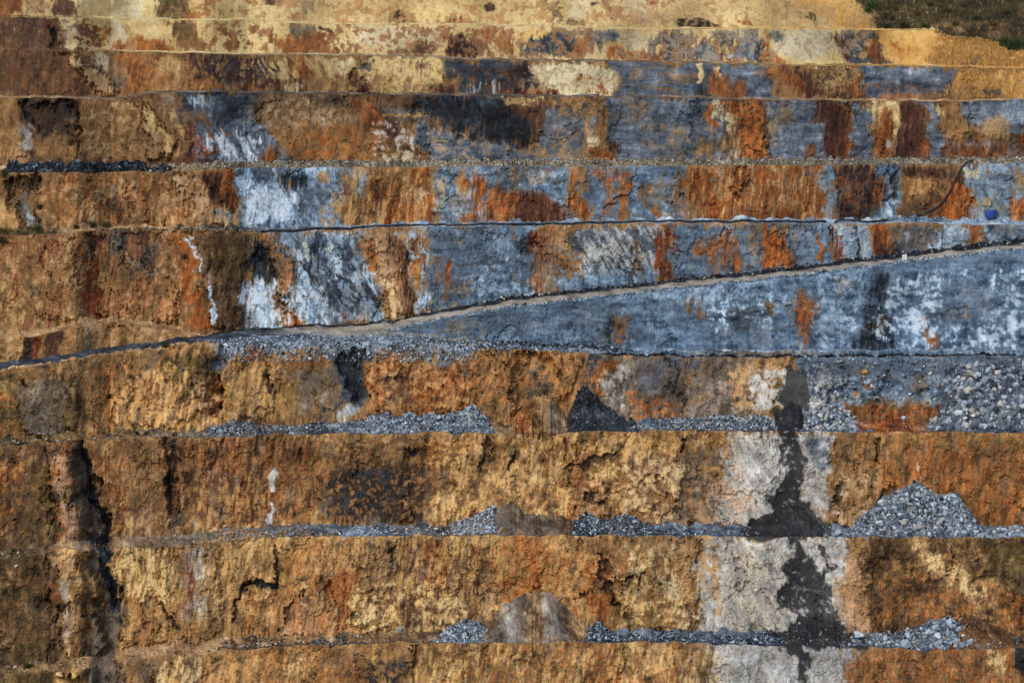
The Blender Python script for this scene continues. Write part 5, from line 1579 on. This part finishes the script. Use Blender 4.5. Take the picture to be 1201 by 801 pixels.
# single boulders that stand out
def ledge_pt(k, u, s):
    P = LED[k]; c = int(round(u - UMIN)); r = s * (P.shape[0] - 1); r0 = min(int(r), P.shape[0] - 2)
    return P[r0, c] * (1 - (r - r0)) + P[r0 + 1, c] * (r - r0)
def face_pt(k, u, v):
    P = FACE[k]; c = int(round(u - UMIN)); r = int(np.argmin(np.abs(FUV[k][1][:, c] - v))); return P[r, c]
for k, u, s, r, mat, tn, lab in (
    ('J', 983, .8, 1.25, 'LGR', 5, 'single large pale boulder at the left foot of the tall pointed heap'),
    ('K', 1006, .35, 1.15, 'LGR', 5, 'single large pale boulder at the left end of the lowest boulder heap'),
    ('K', 1193, .5, 1.0, 'DGR', 2, 'single dark boulder right of the lowest heaps on bare brown earth'),
    ('K', 469, .35, .85, 'GRY', 4, 'single grey boulder on bare brown earth left of the small heap'),
    ('J', 588, .75, 1.25, 'OCH', 3, 'single orange brown boulder at the foot of the small soil cone'),
    ('I', 1058, .1, 1.0, 'LGR', 5, 'single pale boulder above the rust outcrop on the upper rubble ledge'),
    ('K', 20, .4, .55, 'PAL', 5, 'single whitish boulder on the lowest ledge at far left')):
    p = ledge_pt(k, u, s).copy(); p[2] += r * .5
    boulder(tuple(p), r, mat, lab, None, tn)
for u, v, r, mat, tn, lab in ((1082, 452, 1.5, 'GBR', 3, 'large brownish boulder stuck in the grey rubble face'), (1139, 432, .8, 'OCH', 2, 'small rusty boulder high on the steep spill'),
                              (1014, 436, 1.0, 'OCH', 3, 'orange boulder high in the grey rubble face'), (1100, 452, .9, 'GBR', 4, 'tan boulder left of the steep spill'), (1113, 448, .9, 'LGR', 4, 'pale boulder left edge of the steep spill')):
    p = face_pt('H', u, v) + np.array([0, -r * .4, 0]); boulder(tuple(p), r, mat, lab, None, tn)
p = face_pt('J', 20, 663) + np.array([0, -.3, 0]); boulder(tuple(p), .55, 'LGR', 'small whitish stone stuck high in the brown face at far left', None, 5)

# ------------------------------------------------------------------ windrows along ledge edges
def windrow(name, ledge, u0, u1, height, width, mats, label, cat, n, ssize, smats, seed, off=0.0, fade=8, hv=.22):
    u = np.arange(u0, u1 + .1, 1.0)
    e = ucol(FACE[ledge][0], u)
    h = height * (1 + hv * fbm(u, u * 0, 10, 1, 4, seed)) * np.minimum(1, np.minimum(u - u0, u1 - u) / fade + .1)
    s_ = np.linspace(-1, 1, 15)[:, None]
    shape = np.clip(1 - np.abs(s_) ** 1.3, 0, 1)
    P = np.repeat(e[None], 15, 0)
    P[..., 1] += width / 2 + off + s_ * width / 2
    P[..., 2] += shape * h[None] - .12 * (1 - shape)
    nz = grid_noise(P, 1.4, 4, seed); P[..., 2] += .14 * nz * shape; P[..., 1] += .1 * grid_noise(P, 1.0, 3, seed + 3)
    uu, vv = to_pixel(P); T = tone3(P, seed + 9, .9)
    col = ramp(mats, T) if isinstance(mats, str) else blend_mats(mats, uu, T)
    o = tag(mesh_np(name, P.reshape(-1, 3), grid_faces(*P.shape[:2]), M_soil, albedo(col).reshape(-1, 3)), label, cat)
    if n:
        c = RNG.integers(0, len(u), n); r = RNG.uniform(.5, 10, n); r0 = r.astype(int); f = (r - r0)[:, None]
        p = P[r0, c] * (1 - f) + P[r0 + 1, c] * f
        sz = ssize[0] + (ssize[1] - ssize[0]) * RNG.random(n) ** 2.5; p[:, 2] += sz * .3
        x = rubble('stones', p, sz, smats, o); x['kind'] = 'stuff'
    return o
GV = [('GVL', 4), ('PAL', 1.2), ('OLV', 1), ('GBR', 2), ('GRY', 1)]
windrow('rock_windrow', 'E', 2, 174, 1.75, 3.4, [(0, 'BLK'), (200, 'BLK')], 'black rock windrow along the ledge at upper left', 'windrow', 1500, (.15, .45), [('BLK', 6), ('DGR', 2.5), ('GRY', .5)], 501)
windrow('rock_windrow', 'E', 176, 200, 1.2, 3, 'BLK', 'short black rock heap at the right end of the black windrow', 'windrow', 240, (.15, .4), [('BLK', 5), ('DGR', 3), ('GVL', 1)], 502, fade=4)
windrow('gravel_windrow', 'E', 190, 1340, 1.15, 3.4, [(190, 'TAN'), (300, 'GVL'), (1300, 'GVL')], 'long speckled gravel windrow along the ledge across the upper wall', 'windrow', 6000, (.1, .3), GV, 503, .5)
windrow('gravel_kerb', 'H', 722, 1340, 1.0, 1.6, [(700, 'DGR'), (790, 'GRY'), (900, 'GBR'), (1010, 'GRY'), (1300, 'GRY')], 'pale straight gravel kerb along the ledge above the mud streak', 'windrow', 500, (.06, .16), [('LGR', 2), ('PAL', 2), ('GRY', 3)], 504, 1.0, hv=.06)
windrow('rock_windrow', 'H', 575, 735, .9, 3.0, 'DGR', 'dark rubble windrow at the foot of the blue grey wedge', 'windrow', 700, (.12, .4), DARK + [('LGR', .7)], 505, 3.0)
windrow('gravel_windrow', 'G', 452, 1340, .3, 1.2, 'GRY', 'thin stony windrow along the outer edge of the haul road', 'windrow', 2600, (.08, .28), [('GRY', 3), ('LGR', 1.6), ('PAL', 1.4), ('DGR', 2)], 506)
windrow('rock_windrow', 'G', 355, 1340, .7, 2.0, 'BLK', 'dark rubble windrow along the inner side of the haul road', 'windrow', 2600, (.1, .36), [('BLK', 5), ('DGR', 3), ('PAL', .5), ('GVL', .5)], 507, 10.6)
windrow('gravel_windrow', 'H', 2, 250, .35, 1.6, 'TAN', 'thin tan edge windrow along the left end of the haul road', 'windrow', 260, (.06, .18), [('TAN', 3), ('PAL', 1), ('GBR', 2)], 508)
windrow('gravel_windrow', 'F', 110, 300, .35, 1.6, [(100, 'OLV'), (300, 'GBR')], 'thin stony windrow left of the black pipe', 'windrow', 300, (.08, .22), [('TAN', 3), ('PAL', 1), ('GBR', 2), ('DKB', 2)], 509)
windrow('dust_bank', 'F', 1020, 1125, 1.0, 3.2, 'GRY', 'low pale dust bank beside the black hose', 'windrow', 120, (.08, .25), [('LGR', 3), ('PAL', 2)], 510, 1.0, 25)
windrow('shadow_strip', 'H', 700, 1340, .38, .8, 'BLK', 'thin dark strip standing in for shadow below the pale straight gravel kerb', 'windrow', 0, (0, 0), GREY, 511, hv=.4)  # black strip laid as the shadow line under the kerb
# loose stones scattered on the grey apron under the road junction
def scatter_face(name, k, u0, u1, v0, v1, n, ssize, smats, label):
    u = RNG.uniform(u0, u1, n); v = RNG.uniform(v0, v1, n)
    p = np.array([face_pt(k, a, b) for a, b in zip(u, v)])
    sz = ssize[0] + (ssize[1] - ssize[0]) * RNG.random(n) ** 3
    o = rubble(name, p + np.array([0, -.15, .05]), sz, smats); tag(o, label, 'rubble', None, 'stuff')
def scatter_ledge(name, k, u0, u1, s0, s1, n, ssize, smats, label):
    u = RNG.uniform(u0, u1, n); s_ = RNG.uniform(s0, s1, n)
    p = np.array([ledge_pt(k, a, b) for a, b in zip(u, s_)])
    sz = ssize[0] + (ssize[1] - ssize[0]) * RNG.random(n) ** 3
    o = rubble(name, p + np.array([0, 0, .05]), sz, smats); tag(o, label, 'rubble', None, 'stuff')
scatter_ledge('rubble', 'H', 250, 720, .1, 1, 1500, (.08, .34), GREY, 'loose grey stones strewn over the apron below the road junction')
scatter_face('rubble', 'H', 262, 560, 400, 424, 1500, (.08, .36), GREY, 'loose grey stones spilling down from the road junction')
scatter_face('rubble', 'H', 945, 1100, 420, 475, 330, (.06, .5), GREY, 'loose stones clinging to the grey face above the rust outcrop')
for k, ms in (('I', GREY), ('J', GREY), ('K', DARK)):
    scatter_ledge('rubble', k, -100, 1300, .05, .95, 1600, (.06, .26), ms + [('OCH', 2), ('TAN', 2)], {'I': 'small stones strewn along the upper rubble ledge', 'J': 'small stones strewn along the middle rubble ledge', 'K': 'small stones strewn along the lowest ledge'}[k])
print('windrows', round(time.time() - T0, 1))

# ------------------------------------------------------------------ pipes
def tube(name, pts, r, mat, label, cat, seg=8):
    P = np.array(pts, float); n = len(P); V = []
    for i in range(n):
        d = P[min(i + 1, n - 1)] - P[max(i - 1, 0)]; d /= np.linalg.norm(d)
        a = np.cross(d, (0, 0, 1)); a /= max(np.linalg.norm(a), 1e-6); b = np.cross(a, d)
        for j in range(seg):
            t = 2 * math.pi * j / seg; V.append(P[i] + r * (math.cos(t) * a + math.sin(t) * b))
    i = np.arange(n * seg).reshape(n, seg); j = np.roll(i, -1, 1)
    F = np.stack([i[:-1], i[1:], j[1:], j[:-1]], -1).reshape(-1, 4)
    return tag(mesh_np(name, V, F, mat, smooth=True), label, cat)
M_pipe = flat_mat('black_polythene', (.012, .013, .016), .5)
us = np.arange(306, 972, 2.0); e = ucol(FACE['F'][0], us)
back_off = .5 + .35 * np.sin(us / 37) + .25 * np.sin(us / 11.0)
tube('pipe', [(a[0], a[1] + b, a[2] + .32) for a, b in zip(e, back_off)], .24, M_pipe, 'long black pipe lying along the ledge edge across the wall', 'pipe')
hp = [(1143, 190), (1136, 192), (1130, 196), (1124, 204), (1118, 214), (1112, 226), (1106, 235), (1098, 243), (1088, 248), (1076, 252), (1064, 255), (1050, 257)]
pts = []
for a, b in hp:
    p = face_pt('E', a, max(b, 196)) if b > 196 else ucol(FACE['E'][0], np.array([float(a)]))[0] + np.array([0, .3, (196 - b) * .17])
    pts.append(np.array(p) + np.array([0, -.45, 0]))
for a in range(1036, 972, -8):
    q = ledge_pt('F', a, .75 + .2 * math.sin(a / 20)); pts.append(q + np.array([0, -.2, .5]))
q = face_pt('F', 974, 268) + np.array([0, -.3, 0]); pts.append(q); pts.append(face_pt('F', 976, 276) + np.array([0, -.3, 0]))
pts = np.array(pts)
tt = np.linspace(0, len(pts) - 1, 90)
pts = np.stack([np.interp(tt, np.arange(len(pts)), pts[:, j]) for j in range(3)], -1)
pk_ = np.ones(7) / 7
for j in range(3):
    pad = np.pad(pts[:, j], 3, mode='edge'); pts[:, j] = np.convolve(pad, pk_, 'valid')
tube('hose', pts, .22, M_pipe, 'black hose hanging in a curve down the rusty face at right', 'hose')

# ------------------------------------------------------------------ small objects on the wall
M_white = flat_mat('white_paint', (.78, .80, .78), .5, 0, .05)
M_post = flat_mat('grey_steel', (.25, .25, .26), .5, .4)
M_blue = flat_mat('blue_plastic', (.02, .07, .36), .45, 0, .25, 1.5)
M_board = flat_mat('pale_timber', (.40, .33, .17), .8, 0, .3, 2.0)
def box_mesh(name, boxes, mat, parent=None):
    V, F = [], []
    for (x0, y0, z0, x1, y1, z1) in boxes:
        b = len(V); V += [(x0, y0, z0), (x1, y0, z0), (x1, y1, z0), (x0, y1, z0), (x0, y0, z1), (x1, y0, z1), (x1, y1, z1), (x0, y1, z1)]
        F += [tuple(b + i for i in f) for f in ((0, 3, 2, 1), (4, 5, 6, 7), (0, 1, 5, 4), (1, 2, 6, 5), (2, 3, 7, 6), (3, 0, 4, 7))]
    return mesh_np(name, V, F, mat, parent=parent)
p = ledge_pt('G', 1061, .84)
sg = tag(empty('sign', p), 'small white marker board on the outer edge of the haul road', 'sign')
box_mesh('board', [(-.48, -.03, .35, .48, .03, 1.5)], M_white, sg)
for x in (-.32, .32): box_mesh('leg', [(x - .04, .032, -.3, x + .04, .10, 1.4)], M_post, sg)
p = ledge_pt('E', 1160, .5); p = face_pt('E', 1160, 256)
tb = tag(empty('tub', (p[0], p[1] - .9, p[2] - .1)), 'bright blue half round tub against the grey rock at far right', 'tub')
V, F = [], []
na, nb = 20, 9                                                     # half-bowl hull with a rolled rim
for j in range(nb):
    a = (j / (nb - 1)) * math.pi / 2
    z, rr = 1.85 * (1 - math.cos(a)), math.sin(a)
    for i in range(na):
        t = 2 * math.pi * i / na; V.append((1.35 * (.45 + .55 * rr) * rr ** .25 * math.cos(t) if j else .55 * math.cos(t), .7 * (.45 + .55 * rr) * math.sin(t), z))
for j in range(nb):                                                # inner skin
    a = ((nb - 1 - j) / (nb - 1)) * math.pi / 2; z, rr = .12 + 1.73 * (1 - math.cos(a)), math.sin(a)
    for i in range(na):
        t = 2 * math.pi * i / na; V.append((1.24 * (.45 + .55 * rr) * math.cos(t), .62 * (.45 + .55 * rr) * math.sin(t), z))
i = np.arange(2 * nb * na).reshape(2 * nb, na); j = np.roll(i, -1, 1)
F = np.stack([i[:-1], j[:-1], j[1:], i[1:]], -1).reshape(-1, 4)
mesh_np('shell', V, F, M_blue, parent=tb, smooth=True)
rim = [(1.37 * math.cos(t), .72 * math.sin(t), 1.85) for t in np.linspace(0, 2 * math.pi, 25)]
r_ = tube('rim', rim, .06, M_blue, None, None, 6); r_.parent = tb
p = face_pt('E', 1158, 236)
bd = tag(box_mesh('board', [(-1.2, 0, 0, -.55, .1, 1.7), (-.5, 0, 0, -.1, .1, 1.8), (-.05, 0, .0, .6, .1, 1.95), (-1.2, .103, .3, .6, .18, .5), (-1.2, .103, 1.3, .6, .18, 1.5)], M_board), 'narrow pale yellow board leaning above the bright blue tub', 'board')
bd.location = (p[0], p[1] - .9, p[2] - .9)
for u, v, lab in ((905, 394, 'small blue drum at the foot of the blue grey wedge, below white veins'), (1118, 394, 'small blue drum on the blue grey wedge at far right'), (731, 395, 'small blue drum on the rusty streak at the foot of the blue grey wedge')):
    p = face_pt('G', u, v) + np.array([0, -.5, -.3])
    V = []; prof = [(0, 0), (.3, 0), (.33, .06), (.3, .12), (.3, .38), (.33, .44), (.3, .5), (.3, .8), (.33, .86), (.3, .9), (.26, .87), (0, .87)]
    for (r, z) in prof:
        for i_ in range(12): V.append((.75 * r * math.cos(i_ * math.pi / 6), .75 * r * math.sin(i_ * math.pi / 6), .75 * z))
    i = np.arange(len(V)).reshape(len(prof), 12); j = np.roll(i, -1, 1)
    o = mesh_np('drum', V, np.stack([i[:-1], j[:-1], j[1:], i[1:]], -1).reshape(-1, 4), M_blue, smooth=False)
    o.location = p; tag(o, lab, 'drum')

# ------------------------------------------------------------------ plants
def leaf_cloud(n, r, mat, rngs):
    d = rngs.normal(0, 1, (n, 3)); d /= np.linalg.norm(d, axis=1, keepdims=True)
    lob = 1 + .35 * np.sin(d[:, 0] * 3 + r[0]) * np.cos(d[:, 2] * 4 + d[:, 1] * 2)
    c = d * (rngs.random((n, 1)) ** .45) * lob[:, None] * np.array(r)
    c[:, 2] += r[2] * .75
    a = rngs.normal(0, 1, (n, 3)); b = rngs.normal(0, 1, (n, 3)); s = rngs.uniform(.07, .17, (n, 1))
    a = a / np.linalg.norm(a, axis=1, keepdims=True) * s; b = b / np.linalg.norm(b, axis=1, keepdims=True) * s * .6
    V = np.stack([c - a, c - b, c + a, c + b], 1)
    t = np.clip(rngs.normal(.5, .22, n), 0, 1)
    col = np.repeat(albedo(ramp(mat, t))[:, None], 4, 1)
    return V.reshape(-1, 3), np.arange(4 * n).reshape(n, 4), col.reshape(-1, 3)
def shrub(p, r, mat, label, group=None, n=None):
    rg = np.random.default_rng(int(abs(p[0]) * 100 + abs(p[2]) * 10))
    root = tag(empty('shrub', p), label, 'shrub', group)
    V, F, c = leaf_cloud(n or int(160 + 260 * r), np.array([r, r * .8, r * .75]), mat, rg)
    mesh_np('foliage', V, F, M_leaf, c, root)
    sv, sf = [], []
    for k in range(4):
        a = rg.uniform(0, 6.28); tip = np.array([math.cos(a) * r * .5, math.sin(a) * r * .5, r * .9]); b = len(sv)
        for q_, w in ((np.array([0, 0, -.3]), .06), (tip, .02)):
            sv += [q_ + np.array(x) * w for x in ((1, 0, 0), (-.5, .87, 0), (-.5, -.87, 0))]
        sf += [(b, b + 1, b + 4, b + 3), (b + 1, b + 2, b + 5, b + 4), (b + 2, b, b + 3, b + 5)]
    mesh_np('stem', sv, sf, M_leaf, np.tile(albedo(ramp('DKB', np.array([.6]))), (len(sv), 1)), root)
    return root
SH = [('LE', 105, .15, 1.1, 'GRN', 'small green shrub above the black windrow, left one'), ('LE', 146, .2, 1.3, 'DKB', 'dark brown shrub above the black windrow'),
      ('LF', 45, .3, 1.2, 'GRN', 'upright dark green shrub on the ledge at far left'), ('LF', 110, .35, 1.1, 'GRN', 'green shrub left of the pair above the black streaks'),
      ('LF', 126, .3, 1.35, 'GRN', 'bright green shrub above the black streaks'), ('LF', 212, .7, .9, 'OLV', 'low olive shrub on the ledge above the orange streak'),
      ('LF', 90, .3, .8, 'GRN', 'small green tuft right of the far left grass'),
      ('FE', 33, 215, 1.5, 'GRN', 'dark green shrub on the face below the black windrow'), ('FE', 5, 206, 1.4, 'GRN', 'green shrub at the left end of the black windrow'),
      ('FE', 47, 243, .8, 'GRN', 'lone small bush midway down the tan face at far left'), ('FF', 3, 282, 1.5, 'GRN', 'green bush hanging below the ledge at the left edge'),
      ('FF', 217, 301, .9, 'OLV', 'small olive bush on the orange streak'), ('FD', 83, 167, 1.2, 'OLV', 'olive bush on the dark upper face at far left'),
      ('LH', 194, .6, 1.0, 'GRN', 'small green shrub beside the left end of the haul road'), ('LI', 45, .6, .8, 'GRN', 'low green shrub on the ledge above the dark gully, left one'),
      ('LI', 160, .6, .6, 'GRN', 'low green tuft on the ledge right of the dark gully'), ('LI', 205, .6, .6, 'OLV', 'low olive tuft on the ledge above the dark groove'), ('LI', 172, .7, .7, 'OLV', 'second olive tuft between the gully and the groove'), ('LJ', 18, .3, .8, 'GRN', 'low green shrub on the short ledge left of the gully'), ('LK', 33, .5, .8, 'GRN', 'green tuft on the lowest ledge at far left'),
      ('FA', 1024, 8, 2.1, 'LUS', 'bright green bush at the top beside the cream slope'), ('FA', 1018, 13, 1.3, 'LUS', 'smaller green bush beside the bright one at the top'), ('FA', 1190, 52, 2.4, 'LUS', 'broad green bush behind the golden grass at far right'), ('FA', 1176, 50, 1.6, 'LUS', 'dark bush left of the broad green one at far right'),
      ('FA', 1040, 32, 1.2, 'GRN', 'flat dark green bush along the top ledge, first of three'), ('FA', 1060, 31, 1.3, 'GRN', 'flat dark green bush along the top ledge, middle of three'), ('FA', 1084, 32, 1.1, 'GRN', 'flat dark green bush along the top ledge, last of three'),
      ('FA', 1145, 22, 1.4, 'LUS', 'green bush alone on the brown hillside'), ('FA', 1090, 6, 1.2, 'OLV', 'olive bush near the top edge on the hillside')]
for wh, u, b, r, mat, lab in SH:
    p = ledge_pt(wh[1], u, b) if wh[0] == 'L' else face_pt(wh[1], u, b) + np.array([0, -r * .3, -r * .4])
    shrub(tuple(p), r, mat, lab)
for u, r in ((1098, .8), (1106, .9), (1113, 1.0), (1121, 1.1), (1130, 1.3), (1140, 1.2), (1149, 1.4), (1158, 1.2), (1166, 1.1), (1176, .9), (1190, 1.0)):
    p = ucol(FACE['B'][0], np.array([u + random.uniform(-2, 2)]))[0]; shrub((p[0], p[1] + .2, p[2] - .3), r, 'GLD', 'rounded golden dry bush along the bench crest in front of the brown hillside', 'golden bushes along the crest')
for u, v, r in ((1050, 12, 1.0), (1110, 14, 1.1), (1075, 18, .9), (1130, 8, 1.0), (1165, 30, 1.0), (1180, 16, 1.2), (1120, 30, .8), (1045, 22, 1.1)):
    p = face_pt('A', u, v) + np.array([0, -.2, -.3]); shrub(tuple(p), r, 'OLV', 'dull olive bush scattered on the brown hillside at top right', 'olive bushes on the hillside')
def blades(name, pts, hgt, wid, mats, label, lean=.35):
    n = len(pts); h = hgt[0] + (hgt[1] - hgt[0]) * RNG.random(n); a = RNG.uniform(0, np.pi, n)
    dx = np.stack([np.cos(a), np.sin(a), 0 * a], -1) * (wid * RNG.uniform(.6, 1.4, n))[:, None]
    tip = np.stack([RNG.normal(0, lean, n) * h, RNG.normal(0, lean, n) * h, h], -1)
    V = np.stack([pts - dx, pts + dx, pts + tip + dx * .2, pts + tip - dx * .2], 1)
    names = [m for m, _ in mats]; pr = np.array([w for _, w in mats], float); pr /= pr.sum(); pick = RNG.choice(len(names), n, p=pr)
    t = np.clip(RNG.normal(.55, .2, n), 0, 1); c = np.zeros((n, 3), np.float32)
    for j, m in enumerate(names): c[pick == j] = ramp(m, t[pick == j])
    o = mesh_np(name, V.reshape(-1, 3), np.arange(4 * n).reshape(n, 4), M_grass, np.repeat(albedo(c)[:, None], 4, 1).reshape(-1, 3))
    return tag(o, label, 'grass', None, 'stuff')
def cand(k, n, test):
    P = FACE[k]; R_, C_ = P.shape[:2]
    out = np.zeros((0, 3))
    while len(out) < n:
        r = RNG.random(8 * n) * (R_ - 1.01); c = RNG.random(8 * n) * (C_ - 1.01); r0 = r.astype(int); c0 = c.astype(int); fr = (r - r0)[:, None]; fc = (c - c0)[:, None]
        p = (P[r0, c0] * (1 - fr) + P[r0 + 1, c0] * fr) * (1 - fc) + (P[r0, c0 + 1] * (1 - fr) + P[r0 + 1, c0 + 1] * fr) * fc
        uu, vv = to_pixel(p); p = p[test(uu + 5 * RNG.normal(0, 1, len(uu)), vv)]
        out = np.concatenate([out, p])
    return out[:n]
def clump(p, s, thr): return p[uni(fbm(p[:, 0], p[:, 2] + p[:, 1] * .6, s, s, 3, 88)) > thr]
p = cand('A', 26000, lambda u, v: (u > np.interp(v, [-60, 8, 22, 36], [995, 1003, 1020, 1030])) & (u < 1330))
blades('grass', clump(p, 3.5, .3), (.25, .8), .05, [('HIL', 5), ('OLV', 3), ('GBR', 1.5), ('TAN', .8)], 'brown green rough grass on the hillside above the cream slope')
p = cand('B', 16000, lambda u, v: (u > np.interp(v, [34, 60, 80], [1110, 1092, 1085])) & (u < 1330))
blades('grass', clump(p, 3.0, .25), (.4, 1.15), .06, [('GLD', 6), ('OCH', 1.2), ('TAN', 1)], 'tall golden dry grass on the upper bench at far right', .25)
p = cand('C', 7000, lambda u, v: (u > np.interp(v, [80, 104, 115], [1140, 1108, 1104])) & (u < 1330))
blades('grass', clump(p, 3.0, .35), (.3, .8), .05, [('GLD', 6), ('OCH', 1.6), ('TAN', 1)], 'golden dry grass spilling over the second bench at far right', .3)
u_ = RNG.uniform(-60, 66, 2600); p = np.array([ledge_pt('F', a, b) for a, b in zip(u_, RNG.uniform(.05, 1, 2600))])
blades('grass', clump(p, 2.5, .35), (.3, .8), .045, [('GRN', 4), ('OLV', 4)], 'green grass on the ledge at far left')
print('plants', round(time.time() - T0, 1))

# ------------------------------------------------------------------ daylight
w = bpy.data.worlds.new('World'); scene.world = w; w.use_nodes = True
nt = w.node_tree; bg = nt.nodes['Background']
sky = nt.nodes.new('ShaderNodeTexSky'); sky.sky_type = 'NISHITA'; sky.sun_disc = False
SUN_EL, SUN_AZ = math.radians(42), math.radians(210)               # high, over the viewer's left shoulder
sky.sun_elevation = SUN_EL; sky.sun_rotation = SUN_AZ
sky.dust_density = 2.0; sky.air_density = 1.0
nt.links.new(sky.outputs['Color'], bg.inputs['Color']); bg.inputs['Strength'].default_value = .13
sd = bpy.data.lights.new('sun', 'SUN'); sd.energy = 1.3; sd.angle = math.radians(22); sd.color = (1.0, .95, .88)
so = bpy.data.objects.new('sun', sd); COL.objects.link(so)
from mathutils import Vector
dirv = Vector((math.sin(SUN_AZ) * math.cos(SUN_EL), math.cos(SUN_AZ) * math.cos(SUN_EL), math.sin(SUN_EL)))
so.rotation_euler = dirv.to_track_quat('Z', 'Y').to_euler(); so.location = (0, 0, 200)
scene.view_settings.view_transform = 'Standard'; scene.view_settings.look = 'None'; scene.view_settings.exposure = 0.0; scene.view_settings.gamma = 1.0
scene.render.engine = 'CYCLES'; scene.render.filter_size = 1.0; scene.cycles.max_bounces = 4; scene.cycles.diffuse_bounces = 2
print('done', round(time.time() - T0, 1))
